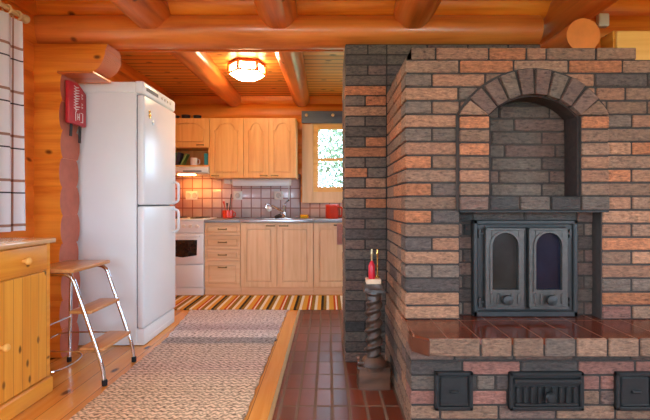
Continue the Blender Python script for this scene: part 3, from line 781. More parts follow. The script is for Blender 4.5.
for y0, y1, ky in ((CY0 + 0.032, ym - 0.003, None), (ym + 0.003, CY1 - 0.032, None)):
    bm = B(); box(bm, CX1 - 0.017, CX1 + 0.004, y0, y1, 0.682, 0.822, 0.004, 2); d = obj('drawer', bm, M['pine_y'], cm)
    bm = B(); lathe(bm, [(0.009, 0), (0.009, 0.014), (0.017, 0.02), (0.019, 0.03), (0.014, 0.038), (0.002, 0.041)], (CX1 + 0.004, (y0 + y1) / 2 + 0.03, 0.755), 'x', 18); obj('knob', bm, M['pinelight'], d)
    bm = B(); box(bm, CX1 - 0.017, CX1 + 0.002, y0, y1, 0.095, 0.674, 0.003); d = obj('door', bm, M['pine'], cm)
    bm = B(); lathe(bm, [(0.009, 0), (0.009, 0.014), (0.017, 0.02), (0.019, 0.03), (0.014, 0.038), (0.002, 0.041)], (CX1 + 0.002, y0 + 0.1 if y0 > ym else y1 - 0.1, 0.366), 'x', 18); obj('knob', bm, M['pinelight'], d)

# ------------------------------------------------------------------ step stool
st = thing('step_stool', 'chrome tube step stool with three wooden treads against the fridge', 'step stool', (-1.5, 2.67, 0))
SY0, SY1 = 2.475, 2.85
bm = B(); box(bm, -1.735, -1.452, SY0 - 0.02, SY1 + 0.02, 0.648, 0.672, 0.008, 3); obj('seat', bm, M['step'], st)
def leg_x(z): return -1.295 - (z - 0.1) * (0.185 / 0.54)
for z, dpt in ((0.425, 0.13), (0.21, 0.145)):
    xf = leg_x(z) + 0.035
    bm = B(); box(bm, xf - dpt, xf, SY0 + 0.016, SY1 - 0.016, z - 0.02, z, 0.007, 3); obj('tread', bm, M['step'], st)
for y in (SY0, SY1):
    bm = B(); tube(bm, fillet([(-1.70, y, 0.64), (leg_x(0.635) + 0.004, y, 0.638), (leg_x(0.1), y, 0.1), (-1.285, y, 0.0)], 0.05, 6), 0.0115, 12); o_ = obj('front_leg', bm, M['chrome'], st)
    bm = B(); lathe(bm, [(0.015, 0), (0.015, 0.03), (0.012, 0.034)], (-1.286, y, 0.0), 'z', 14); obj('rubber_foot', bm, M['rubber'], o_)
    bm = B(); tube(bm, [(-1.70, y, 0.645), (-1.715, y, 0.0)], 0.0105, 12); o_ = obj('rear_leg', bm, M['chrome'], st)
    bm = B(); lathe(bm, [(0.014, 0), (0.014, 0.028), (0.011, 0.032)], (-1.715, y, 0.0), 'z', 14); obj('rubber_foot', bm, M['rubber'], o_)
bm = B()
tube(bm, fillet([(leg_x(0.2), SY0, 0.195), (-1.712, SY0, 0.195), (-1.78, SY0, 0.185), (-1.78, SY1, 0.185), (-1.712, SY1, 0.195), (leg_x(0.2), SY1, 0.195)], 0.06, 6), 0.005, 8)
tube(bm, fillet([(-1.712, SY0, 0.075), (-1.60, SY0 + 0.03, 0.06), (-1.57, (SY0 + SY1) / 2, 0.055), (-1.60, SY1 - 0.03, 0.06), (-1.712, SY1, 0.075)], 0.09, 6), 0.005, 8)
tube(bm, [(-1.708, SY0, 0.30), (-1.708, SY1, 0.30)], 0.005, 8)
obj('brace', bm, M['chrome'], st)

# ------------------------------------------------------------------ rugs
bm = B(); nx, ny = 24, 60
cn = {'fl': Vector((-1.335, 4.19)), 'fr': Vector((-0.40, 4.19)), 'nl': Vector((-1.25, 1.45)), 'nr': Vector((-0.41, 1.45))}
def rp(u, v):
    l = cn['nl'].lerp(cn['fl'], v); r = cn['nr'].lerp(cn['fr'], v); p = l.lerp(r, u)
    yv = 1.45 + (4.19 - 1.45) * v
    le = -1.243 if yv < 3.3 else -1.243 - 0.092 * (yv - 3.3) / 0.89
    p = Vector((le + (r.x - le) * u, yv))
    return p
g = [[bm.verts.new((*(rp(i / nx, j / ny) + Vector((math.sin(j * 1.7) * 0.004 if i in (0, nx) else 0, 0))), 0.010 + 0.002 * math.sin(j * 0.9 + i * 0.3))) for i in range(nx + 1)] for j in range(ny + 1)]
for j in range(ny):
    for i in range(nx): bm.faces.new((g[j][i], g[j][i + 1], g[j + 1][i + 1], g[j + 1][i]))
bd = bmesh.ops.extrude_edge_only(bm, edges=[e for e in bm.edges if e.is_boundary])
for v in [x for x in bd['geom'] if isinstance(x, bmesh.types.BMVert)]: v.co.z = -0.003
single('woven_rug', 'long beige and grey woven rag rug with a dark band on the pine floor', 'rug', bm, M['rug'], (-0.85, 2.8, 0)).data
# keep the rug pattern in world metres: the material reads object coordinates, so shift the mesh origin back
def rebase(o):
    v = o.location.copy(); o.data.transform(Matrix.Translation(v)); o.location = (0, 0, 0)
rebase(bpy.data.objects['woven_rug'])
bm = B()
xs = [(-1.98 + 0.1 * k) for k in range(33)]
box(bm, -1.98, 1.2, 4.225, 4.84, -0.003, 0.009, 0.003)
single('striped_rug', 'yellow, red, white and black striped runner before the kitchen cabinets', 'rug', bm, M['stripe'], (-0.4, 4.5, 0)); rebase(bpy.data.objects['striped_rug'])

# ------------------------------------------------------------------ kitchen
KY = 5.49      # backsplash face
bm = B(); box(bm, -1.97, -0.35, KY, KY + 0.02, 0.86, 1.42); box(bm, -0.36, 1.4, KY, KY + 0.02, 0.86, 1.06); struct('trim_5', bm, M['splash'], None, 0)
def panel_door(bm, x0, x1, z0, z1, y, arch=0.0, m=0.05):
    """slab door facing -y whose face is at y: frame proud of a groove around a raised panel"""
    box(bm, x0, x1, y + 0.012, y + 0.02, z0, z1, 0.001)
    xa, xb, za, zt = x0 + m, x1 - m, z0 + m, z1 - m
    cx = (xa + xb) / 2; hw = (xb - xa) / 2
    if arch: 
        zs = zt - arch
        sh = min(0.035, hw * 0.3)
        top = [(xb, zs), (xb - sh * 0.6, zs + 0.004)] + [(cx + (hw - sh) * math.cos(math.radians(a)), zs + 0.01 + (arch - 0.01) * math.sin(math.radians(a))) for a in range(10, 171, 16)] + [(xa + sh * 0.6, zs + 0.004), (xa, zs)]
    else: top = [(xb, zt), (xa, zt)]
    box(bm, x0, xa, y - 0.002, y + 0.013, z0, z1, 0.0015); box(bm, xb, x1, y - 0.002, y + 0.013, z0, z1, 0.0015)
    box(bm, xa, xb, y - 0.002, y + 0.013, z0, za, 0.0015)
    prism(bm, [(xb, z1)] + top + [(xa, z1)], 'y', y - 0.002, y + 0.013)
    k = 0.82 if hw > 0.1 else 0.75
    czm = (za + zt) / 2
    ip = [(cx - hw + 0.014, za + 0.014), (cx + hw - 0.014, za + 0.014)] + [(cx + (p[0] - cx) * (hw - 0.014) / hw, p[1] - 0.014) for p in top]
    prism(bm, ip, 'y', y - 0.003, y + 0.013, 0.0025)
def bow_handle(bm, cx, y, z, w=0.09):
    tube(bm, fillet([(cx - w / 2, y, z), (cx - w / 2 + 0.006, y - 0.022, z), (cx + w / 2 - 0.006, y - 0.022, z), (cx + w / 2, y, z)], 0.012, 4), 0.0055, 8)
    for s in (-1, 1): lathe(bm, [(0.009, 0), (0.009, -0.004)], (cx + s * w / 2, y, z), 'y', 10)
CFY = 4.90     # door faces
def base_unit(name, label, x0, x1):
    u = thing(name, label, 'cabinet', ((x0 + x1) / 2, 5.2, 0), 'kitchen base cabinets')
    bm = B(); box(bm, x0 + 0.001, x1 - 0.001, CFY + 0.021, 5.47, 0.09, 0.828); obj('body', bm, M['oak'], u)
    bm = B(); box(bm, x0 + 0.001, x1 - 0.001, CFY + 0.03, CFY + 0.05, 0.0, 0.089); obj('plinth', bm, M['oak_x'], u)
    return u
u = base_unit('drawer_unit', 'pale oak drawer unit beside the white stove', -1.41, -0.997)
for z0, z1 in ((0.683, 0.822), (0.530, 0.675), (0.395, 0.522), (0.093, 0.387)):
    bm = B(); panel_door(bm, -1.405, -1.001, z0, z1, CFY, 0, 0.026 if z1 - z0 < 0.2 else 0.04); d = obj('drawer', bm, M['oak_x'], u)
    bm = B(); bow_handle(bm, -1.203, CFY - 0.002, (z0 + z1) / 2 if z1 - z0 < 0.2 else z1 - 0.07); obj('handle', bm, M['brass'], d)
u = base_unit('sink_unit', 'pale oak two door cabinet under the steel sink', -0.997, -0.165)
for x0, x1, hx in ((-0.993, -0.583, -0.655), (-0.579, -0.169, -0.505)):
    bm = B(); panel_door(bm, x0, x1, 0.093, 0.822, CFY, 0, 0.06); d = obj('door', bm, M['oak'], u)
    bm = B(); bow_handle(bm, hx, CFY - 0.002, 0.79); obj('handle', bm, M['brass'], d)
u = base_unit('base_unit', 'pale oak single door cabinet below the red canister', -0.165, 0.42)
bm = B(); panel_door(bm, -0.161, 0.416, 0.093, 0.822, CFY, 0, 0.06); d = obj('door', bm, M['oak'], u)
bm = B(); bow_handle(bm, 0.36, CFY - 0.002, 0.79); obj('handle', bm, M['brass'], d)
u = base_unit('base_unit', 'pale oak cabinet at the end of the counter, behind the chimney', 0.42, 1.3)
bm = B(); panel_door(bm, 0.424, 1.296, 0.093, 0.822, CFY, 0, 0.06); d = obj('door', bm, M['oak'], u)
# worktop
wt = thing('worktop', 'grey kitchen worktop with a steel sink basin, running along the tiled wall', 'worktop', (-0.3, 5.2, 0.83))
for x0, x1 in ((-1.41, -1.0), (-0.165, 1.3)):
    bm = B(); box(bm, x0, x1, CFY - 0.02, 5.488, 0.829, 0.86, 0.005, 2); obj('top', bm, M['counter'], wt)
bm = B(); x0, x1 = -0.999, -0.166
box(bm, x0, x1, CFY - 0.02, CFY + 0.09, 0.829, 0.863, 0.005, 2); box(bm, x0, x1, 5.4, 5.488, 0.829, 0.863, 0.005, 2); box(bm, x0, -0.82, CFY + 0.085, 5.405, 0.829, 0.863, 0.003); box(bm, -0.44, x1, CFY + 0.085, 5.405, 0.829, 0.863, 0.003)
box(bm, -0.83, -0.43, CFY + 0.08, 5.41, 0.829, 0.834); obj('sink', bm, M['steel'], wt, label='bright stainless steel sink top')
# tap
tp = thing('kitchen_tap', 'chrome mixer tap standing at the back of the sink', 'tap', (-0.55, 5.42, 0.863))
bm = B(); lathe(bm, [(0.026, 0), (0.026, 0.01), (0.02, 0.02), (0.021, 0.13), (0.024, 0.135), (0.024, 0.165), (0.012, 0.172)], (-0.55, 5.42, 0.863), 'z', 18); obj('body', bm, M['chrome'], tp)
bm = B(); tube(bm, fillet([(-0.56, 5.41, 0.93), (-0.70, 5.33, 1.02), (-0.76, 5.28, 1.045), (-0.765, 5.275, 0.99)], 0.03, 5), 0.011, 10); obj('spout', bm, M['chrome'], tp)
bm = B(); tube(bm, [(-0.55, 5.42, 1.03), (-0.53, 5.41, 1.06), (-0.49, 5.36, 1.085)], [0.012, 0.009, 0.011], 10); obj('lever', bm, M['chrome'], tp)
bm = B(); tube(bm, [(-0.655, 5.36, 0.872), (-0.60, 5.33, 0.893), (-0.575, 5.32, 0.885)], [0.02, 0.026, 0.015], 10); single('scrub_pad', 'small dark scrubbing pad at the foot of the kitchen tap', 'scrubber', bm, M['dark'], (-0.61, 5.34, 0.863))
bm = B(); lathe(bm, [(0.012, 0), (0.03, 0.015), (0.036, 0.035), (0.026, 0.055), (0.008, 0.066)], (-0.725, 5.30, 0.945), 'z', 14); single('dish_sponge', 'white dish sponge hanging from the tap spout', 'sponge', bm, M['fabricwhite'], (-0.725, 5.3, 0.945))
bm = B(); box(bm, -0.345, -0.245, 5.33, 5.41, 0.863, 0.905, 0.012, 3); single('sponge', 'yellow sponge lying on the right of the sink', 'sponge', bm, M['yellow'], (-0.295, 5.37, 0.863))
# red canister
rc = thing('canister', 'large red enamel canister on the counter below the window', 'canister', (0.06, 5.3, 0.86))
bm = B(); lathe(bm, [(0.078, 0), (0.082, 0.006), (0.082, 0.15), (0.085, 0.155)], (0.05, 5.3, 0.86), 'z', 28); obj('body', bm, M['red'], rc)
bm = B(); lathe(bm, [(0.085, 0), (0.085, 0.012), (0.06, 0.02)], (0.05, 5.3, 1.015), 'z', 28); obj('lid', bm, M['red'], rc)
bm = B(); tube(bm, fillet([(0.125, 5.27, 1.0), (0.17, 5.25, 1.0), (0.17, 5.25, 0.89), (0.125, 5.27, 0.89)], 0.03, 5), 0.009, 10); obj('handle', bm, M['red'], rc)
# utensil pot
up = thing('utensil_pot', 'red pot on the grey counter holding kitchen utensils', 'pot', (-1.235, 5.3, 0.86))
bm = B(); lathe(bm, [(0.052, 0), (0.062, 0.01), (0.068, 0.09), (0.066, 0.1), (0.06, 0.1), (0.055, 0.02), (0.01, 0.015)], (-1.235, 5.3, 0.86), 'z', 24); obj('bowl', bm, M['red'], up)
bm = B(); tube(bm, fillet([(-1.168, 5.3, 0.94), (-1.14, 5.3, 0.93), (-1.14, 5.3, 0.89), (-1.172, 5.3, 0.885)], 0.015, 4), 0.007, 8); obj('handle', bm, M['red'], up)
for (dx, dy, h, m, lb) in ((-0.03, 0.0, 0.21, 'red', 'red spatula leaning in the red pot'), (0.02, 0.02, 0.30, 'black', 'tall black handled utensil in the red pot'), (0.0, -0.02, 0.19, 'darkwood', 'short dark wooden spoon in the red pot')):
    bm = B(); tube(bm, [(-1.235 + dx * 0.5, 5.3 + dy, 0.876), (-1.235 + dx * 1.4, 5.3 + dy * 1.5, 0.86 + h * 0.75), (-1.235 + dx * 1.7, 5.3 + dy * 1.7, 0.86 + h)], [0.005, 0.006, 0.014 if h < 0.25 else 0.006], 8)
    single('kitchen_utensil', lb, 'utensil', bm, M[m], (-1.235, 5.3, 0.876), 'utensils in the red pot')
# stove
sv = thing('kitchen_stove', 'white freestanding electric stove between fridge and oak drawers', 'stove', (-1.68, 5.2, 0))
SX0, SX1 = -1.945, -1.414
bm = B(); box(bm, SX0, SX1, CFY + 0.02, 5.47, 0.06, 0.85, 0.004); box(bm, SX0, SX1, CFY - 0.012, 5.478, 0.85, 0.868, 0.006, 2); obj('body', bm, M['white'], sv)
bm = B(); box(bm, SX0 + 0.01, SX1 - 0.004, CFY - 0.012, CFY + 0.05, 0.0, 0.085, 0.004); obj('plinth', bm, M['white'], sv)
bm = B(); prism(bm, [(CFY + 0.02, 0.715), (CFY - 0.012, 0.715), (CFY - 0.004, 0.848), (CFY + 0.02, 0.848)], 'x', SX0, SX1, 0.002); cp = obj('control_panel', bm, M['white'], sv)
for k in range(6):
    bm = B(); lathe(bm, [(0.02, 0), (0.018, -0.02), (0.004, -0.022)], (SX0 + 0.08 + k * 0.075, CFY - 0.006, 0.785), 'y', 16); obj('knob', bm, M['white2'], cp)
bm = B(); box(bm, SX0 + 0.002, SX1 - 0.002, CFY - 0.008, CFY + 0.019, 0.355, 0.705, 0.006, 2); od = obj('oven_door', bm, M['white'], sv)
bm = B(); pts = [(SX0 + 0.08, 0.455), (SX1 - 0.24, 0.43), (SX1 - 0.08, 0.455), (SX1 - 0.075, 0.63), (SX0 + 0.08, 0.63)]; prism(bm, pts, 'y', CFY - 0.011, CFY - 0.002, 0.002); obj('oven_window', bm, M['darkglass'], od)
bm = B(); tube(bm, fillet([(SX0 + 0.05, CFY - 0.008, 0.672), (SX0 + 0.05, CFY - 0.045, 0.672), (SX1 - 0.05, CFY - 0.045, 0.672), (SX1 - 0.05, CFY - 0.008, 0.672)], 0.02, 4), 0.009, 8); obj('handle', bm, M['white'], od)
bm = B(); box(bm, SX0 + 0.002, SX1 - 0.002, CFY - 0.008, CFY + 0.019, 0.092, 0.345, 0.005, 2); obj('drawer', bm, M['white'], sv)
for (x, y, r) in ((-1.82, 5.08, 0.09), (-1.55, 5.08, 0.075), (-1.82, 5.33, 0.075), (-1.55, 5.33, 0.09)):
    bm = B(); lathe(bm, [(r, 0), (r, 0.008), (r - 0.006, 0.012), (0.02, 0.012), (0.018, 0.009)], (x, y, 0.868), 'z', 24); obj('hotplate', bm, M['black'], sv)
# wall cabinets
UY = 5.15; UB = 5.485
def wall_unit(name, label, x0, x1, z0, z1):
    u = thing(name, label, 'cabinet', ((x0 + x1) / 2, 5.32, z0), 'kitchen wall cabinets')
    bm = B(); box(bm, x0 + 0.001, x1 - 0.001, UY + 0.021, UB, z0, z1, 0.001); obj('body', bm, M['oak_warmlit'], u); return u
def small_knobs(d, x, z):
    bm = B(); bow_handle(bm, x, UY - 0.002, z, 0.075); obj('handle', bm, M['brass'], d)
u = wall_unit('wall_cabinet', 'short oak wall cabinet with an arched door above the open shelf', -1.96, -1.42, 1.715, 2.07)
bm = B(); panel_door(bm, -1.956, -1.424, 1.719, 2.066, UY, 0.07, 0.055); d = obj('door', bm, M['oak_warmlit'], u); small_knobs(d, -1.53, 1.745)
u = wall_unit('wall_cabinet', 'single door oak wall cabinet directly right of the open shelf', -1.42, -1.011, 1.35, 2.07)
bm = B(); panel_door(bm, -1.416, -1.015, 1.354, 2.066, UY, 0.09, 0.055); d = obj('door', bm, M['oak_warmlit'], u); small_knobs(d, -1.35, 1.378)
u = wall_unit('wall_cabinet', 'double door oak wall cabinet beside the kitchen window', -1.011, -0.383, 1.35, 2.07)
for x0, x1, hx in ((-1.007, -0.709, -0.77), (-0.705, -0.387, -0.64)):
    bm = B(); panel_door(bm, x0, x1, 1.354, 2.066, UY, 0.09, 0.055); d = obj('door', bm, M['oak_warmlit'], u); small_knobs(d, hx, 1.378)
sh = thing('open_shelf', 'small open oak shelf niche between short cabinet and range hood', 'shelf', (-1.69, 5.32, 1.49))
bm = B(); box(bm, -1.96, -1.422, UY + 0.02, UB, 1.488, 1.506); box(bm, -1.96, -1.942, UY + 0.02, UB, 1.506, 1.714); box(bm, -1.44, -1.422, UY + 0.02, UB, 1.506, 1.714); box(bm, -1.942, -1.44, UB - 0.01, UB, 1.506, 1.714); obj('niche', bm, M['oak_warmlit'], sh)
hd = thing('range_hood', 'slim white range hood with a lit lamp above the stove', 'range hood', (-1.69, 5.3, 1.39))
bm = B(); prism(bm, [(UB, 1.40), (UB, 1.486), (UY - 0.02, 1.486), (UY - 0.05, 1.47), (UY - 0.05, 1.415), (UY - 0.02, 1.40)], 'x', -1.96, -1.424, 0.004); obj('body', bm, M['white2'], hd)
bm = B(); box(bm, -1.72, -1.5, UY - 0.055, UY - 0.045, 1.42, 1.436, 0.002); obj('control_strip', bm, M['gasket'], hd)
bm = B(); box(bm, -1.82, -1.62, UY + 0.06, UY + 0.13, 1.387, 1.401, 0.004); obj('lamp', bm, M['bulb'], hd)
# shelf contents
bx_ = -1.93
for w, h, m, tilt, lb in ((0.03, 0.13, 'redbook', 0.0, 'dark red book at the left end of the open shelf'), (0.028, 0.16, 'green', 0.0, 'green book between the dark red and navy books'), (0.04, 0.165, 'navy', 0.2, 'thick dark navy book leaning on the open shelf'), (0.022, 0.165, 'green', 0.42, 'thin green book leaning beside the white mug')):
    bt = thing('book', lb, 'book', (0, 0, 0), 'books on the open shelf'); OFF[bt.name] = Vector((0, 0, 0))
    bm = B(); box(bm, 0, w, 0, 0.11, 0, h, 0.002); obj('cover', bm, M[m], bt)
    bm = B(); box(bm, 0.003, w - 0.003, 0.004, 0.113, h - 0.003, h + 0.0005); obj('pages', bm, M['fabricwhite'], bt)
    bt.location = (bx_, 5.22, 1.5065); bt.rotation_euler = (0, tilt, 0); bx_ += w * math.cos(tilt) + 0.008 + 0.8 * math.sin(tilt) * 0.06
mg = thing('mug', 'white mug on the open shelf beside the books', 'mug', (-1.64, 5.26, 1.506))
bm = B(); lathe(bm, [(0.036, 0), (0.041, 0.006), (0.041, 0.095), (0.037, 0.095), (0.036, 0.01), (0.005, 0.008)], (-1.64, 5.26, 1.506), 'z', 22); obj('cup', bm, M['white'], mg)
bm = B(); tube(bm, fillet([(-1.6, 5.26, 1.585), (-1.57, 5.26, 1.58), (-1.57, 5.26, 1.53), (-1.6, 5.26, 1.525)], 0.02, 4), 0.005, 8); obj('handle', bm, M['white'], mg)
bm = B(); box(bm, -1.50, -1.452, 5.2, 5.28, 1.506, 1.65, 0.003); single('carton', 'turquoise carton at the right end of the open shelf', 'carton', bm, M['teal'], (-1.476, 5.24, 1.506))
for x, r, h, lb in ((-1.88, 0.05, 0.05, 'leftmost dark bowl on top of the wall cabinet'), (-1.75, 0.055, 0.06, 'middle dark bowl on top of the wall cabinet'), (-1.61, 0.05, 0.055, 'rightmost dark bowl on top of the wall cabinet')):
    bm = B(); lathe(bm, [(r * 0.5, 0), (r * 0.9, h * 0.4), (r, h), (r * 0.93, h), (r * 0.8, h * 0.45), (0.005, h * 0.2)], (x, 5.3, 2.07), 'z', 18); single('bowl', lb, 'bowl', bm, M['dark'], (x, 5.3, 2.07), 'bowls on the wall cabinet')
# under-cabinet light, sockets, cord
ul = thing('strip_light', 'long white strip light under the wall cabinets', 'light', (-0.83, 5.38, 1.24))
bm = B(); box(bm, -1.20, -0.46, 5.34, 5.42, 1.27, 1.349, 0.01, 2); obj('housing', bm, M['white2'], ul)
bm = B(); box(bm, -1.18, -0.48, 5.33, 5.345, 1.262, 1.325, 0.006, 2); obj('diffuser', bm, M['white'], ul)
bm = B(); box(bm, -1.31, -1.225, 5.40, 5.4895, 1.29, 1.3495, 0.006, 2); single('adapter_box', 'small white box under the single door wall cabinet', 'box', bm, M['white2'], (-1.27, 5.44, 1.29))
def socket(x, z, w, lb):
    s = thing('wall_socket', lb, 'socket', (x, KY, z), 'white sockets on the backsplash')
    bm = B(); box(bm, x - w / 2, x + w / 2, KY - 0.012, KY - 0.0005, z - 0.055, z + 0.055, 0.005, 2); obj('plate', bm, M['white2'], s)
    for k in range(2 if w > 0.12 else 1):
        cx = x + (0 if w < 0.12 else (-0.04 + 0.08 * k)); bm = B(); lathe(bm, [(0.034, 0), (0.034, -0.004), (0.028, -0.003), (0.01, -0.001)], (cx, KY - 0.012, z), 'y', 18); obj('insert', bm, M['socket'], s)
socket(-1.74, 1.145, 0.15, 'white double socket on the backsplash behind the stove')
socket(-1.15, 1.145, 0.11, 'white single socket above the red utensil pot')
socket(-0.63, 1.145, 0.11, 'white single socket above the kitchen tap')
bm = B(); tube(bm, fillet([(-0.50, 5.40, 1.28), (-0.49, 5.45, 1.2), (-0.5, 5.47, 1.08), (-0.56, 5.47, 1.09), (-0.62, 5.465, 1.13)], 0.05, 5), 0.006, 8); single('power_cord', 'white cord hanging from the strip light to a socket', 'cord', bm, M['white2'], (-0.55, 5.45, 1.08))
# towel on counter edge
tr = thing('towel_rail', 'short dark towel rail on the end cabinet door by the chimney', 'rail', (0.1, 4.88, 0.78))
bm = B(); tube(bm, [(0.07, CFY - 0.003, 0.80), (0.07, CFY - 0.05, 0.80), (0.30, CFY - 0.05, 0.80), (0.30, CFY - 0.003, 0.80)], 0.007, 8); obj('bar', bm, M['black'], tr)
bm = B()
for s, y in ((0, CFY - 0.062), (1, CFY - 0.04)):
    prev = None
    for k in range(9):
        x = 0.10 + 0.12 * k / 8; yy = y + 0.004 * math.sin(k * 1.6)
        zb_ = 0.58 if s == 0 else 0.62
        a = [bm.verts.new((x, yy, zz)) for zz in (0.806, zb_)]
        if prev: bm.faces.new((prev[0], a[0], a[1], prev[1]))
        prev = a
bmesh.ops.solidify(bm, geom=bm.faces[:], thickness=0.003)
box(bm, 0.10, 0.22, CFY - 0.062, CFY - 0.038, 0.806, 0.811)
single('towel', 'pink kitchen towel hanging on the dark rail beside the chimney', 'towel', bm, M['towel'], (0.16, 4.85, 0.58))

# ------------------------------------------------------------------ windows
def window(name, axis, c, a0, a1, z0, z1, inner, trim, bars, sash_t=0.05, sign=-1, tw=0.12):
    """axis 'x': window in a wall running along x at y=c. inner = inner face coordinate of the wall"""
    w = bpy.data.objects.new(name, None); COL.objects.link(w); w['kind'] = 'structure'; OFF[w.name] = Vector((0, 0, 0))
    def bx(bm, s, e, d0, d1, zz0, zz1, bev=0.004):
        d0, d1 = min(d0, d1), max(d0, d1)
        if axis == 'x': box(bm, s, e, d0, d1, zz0, zz1, bev)
        else: box(bm, d0, d1, s, e, zz0, zz1, bev)
    bm = B(); i0, i1 = inner, inner + sign * 0.02
    bx(bm, a0 - tw, a0, i0, i1, z0 - tw, z1 + trim); bx(bm, a1, a1 + tw, i0, i1, z0 - tw, z1 + trim); bx(bm, a0, a1, i0, i1, z0 - tw, z0)
    if trim > 0.01: bx(bm, a0, a1, i0, i1, z1, z1 + trim)
    lo, hi = inner, c - sign * 0.11
    bx(bm, a0 - 0.03, a0 + 0.002, lo, hi, z0 - 0.03, z1 + 0.03, 0); bx(bm, a1 - 0.002, a1 + 0.03, lo, hi, z0 - 0.03, z1 + 0.03, 0); bx(bm, a0, a1, lo, hi, z0 - 0.06, z0 + 0.002, 0); bx(bm, a0, a1, lo, hi, z1 - 0.002, z1 + 0.06, 0)
    obj('window_trim', bm, M['frame'], w)
    s0, s1 = inner - sign * 0.0, inner - sign * 0.045
    bm = B(); t = sash_t
    bx(bm, a0, a0 + t, s0, s1, z0, z1); bx(bm, a1 - t, a1, s0, s1, z0, z1); bx(bm, a0 + t, a1 - t, s0, s1, z0, z0 + t); bx(bm, a0 + t, a1 - t, s0, s1, z1 - t, z1)
    for kind, p in bars:
        if kind == 'h': bx(bm, a0 + t, a1 - t, s0, s1, p - 0.018, p + 0.018)
        else: bx(bm, p - 0.02, p + 0.02, s0, s1, z0 + t, z1 - t)
    obj('window_frame', bm, M['pinelight'], w)
    bm = B(); bx(bm, a0 + t * 0.5, a1 - t * 0.5, inner - sign * 0.02, inner - sign * 0.026, z0 + t * 0.5, z1 - t * 0.5, 0); obj('window_pane', bm, M['pane'], w)
    return w
window('window_1', 'x', YK, -0.19, 0.78, 1.19, 2.055, YK - 0.115, 0.0, [('h', 1.605)], 0.065, -1, 0.14)
window('window_2', 'y', XL, 1.13, 2.32, 0.98, 2.07, XL + 0.115, 0.1, [('v', 1.72)], 0.06, 1, 0.09)
window('added_window_3', 'x', YB, -1.48, 0.18, 0.61, 2.07, YB + 0.115, 0.1, [('v', -0.65)], 0.06, 1, 0.09)  # rear window added out of view to let more daylight in
window('added_window_4', 'x', YB, 0.92, 2.58, 0.61, 2.07, YB + 0.115, 0.1, [('v', 1.75)], 0.06, 1, 0.09)  # second added rear window, unseen, brightens the room
window('added_window_5', 'y', XR, -0.88, 1.08, 0.61, 2.07, XR - 0.115, 0.1, [('v', 0.1)], 0.06, -1, 0.09)  # unseen right-hand window, added as a daylight source
window('added_window_6', 'y', XL, -1.68, 0.28, 0.61, 2.07, XL + 0.115, 0.1, [('v', -0.7)], 0.06, 1, 0.09)  # extra left window added out of view for more side light
window('window_7', 'y', XR, 3.52, 5.18, 0.80, 2.07, XR - 0.115, 0.1, [('v', 4.35)], 0.06, -1, 0.09)
# painted valance board above the kitchen window
vb = thing('valance_board', 'dark blue painted board with two pale pegs above the kitchen window', 'board', (0.2, 5.45, 2.06))
bm = B(); box(bm, -0.335, 1.0, 5.44, 5.468, 2.063, 2.215, 0.005, 2); obj('board', bm, M['blue'], vb)
for x in (-0.27, 0.06, 0.4, 0.73):
    bm = B(); lathe(bm, [(0.008, 0), (0.008, -0.025), (0.018, -0.03), (0.02, -0.04), (0.012, -0.048), (0.002, -0.05)], (x, 5.44, 2.155), 'y', 14); obj('peg', bm, M['ringwood'], vb)

# curtain, rod and rings
CXC = -1.90
rod = thing('curtain_rod', 'turned pale wooden curtain rod on the left log wall', 'curtain rod', (CXC, 1.7, 2.2))
bm = B(); tube(bm, [(CXC, 0.78, 2.205), (CXC, 2.66, 2.205)], 0.014, 14); obj('pole', bm, M['ringwood'], rod)
for y, s in ((2.66, 1), (0.78, -1)):
    bm = B(); lathe(bm, [(0.014, 0), (0.022, s * 0.005), (0.014, s * 0.015), (0.026, s * 0.03), (0.028, s * 0.045), (0.018, s * 0.058), (0.003, s * 0.064)], (CXC, y, 2.205), 'y', 18); obj('finial', bm, M['ringwood'], rod)
for y in (2.63, 0.85):
    bm = B(); tube(bm, [(XL + 0.1, y, 2.205), (CXC, y, 2.205)], 0.01, 10); obj('bracket', bm, M['ringwood'], rod)
cu = thing('curtain', 'white plaid curtain with dark and brown lines at the left window', 'curtain', (CXC, 2.3, 0.9))
def curtain(y0, y1):
    bm = B(); n = 120; uv = bm.loops.layers.uv.new('UVMap'); cols = []; ul_ = 0; pp = None
    for i in range(n + 1):
        t_ = i / n; ph = t_ * 2 * PI * 5.5
        p = Vector((CXC + 0.032 * math.sin(ph) + 0.006 * math.sin(ph * 2.3), y0 + (y1 - y0) * t_ + 0.012 * math.sin(ph * 2)))
        if pp is not None: ul_ += (p - pp).length
        pp = p; cols.append((p, ul_))
    zs = [2.17 - (2.17 - 0.88) * k / 16 for k in range(17)]
    vs = [[bm.verts.new((CXC + (p.x - CXC) * (0.5 + 0.5 * k / 16), p.y, z)) for k, z in enumerate(zs)] for p, _ in cols]
    for i in range(n):
        for k in range(16):
            f = bm.faces.new((vs[i][k], vs[i + 1][k], vs[i + 1][k + 1], vs[i][k + 1]))
            for lp, (ii, kk) in zip(f.loops, ((i, k), (i + 1, k), (i + 1, k + 1), (i, k + 1))): lp[uv].uv = (cols[ii][1], zs[kk])
    return bm
o = obj('cloth', curtain(2.06, 2.68), M['curtain'], cu, 180)
for k in range(7):
    bm = B(); y = 2.12 + 0.085 * k
    tube(bm, [(CXC + 0.026 * math.cos(2 * PI * q / 20), y, 2.197 + 0.026 * math.sin(2 * PI * q / 20)) for q in range(20)], 0.0055, 8, 0, True); obj('ring', bm, M['ringwood'], cu)

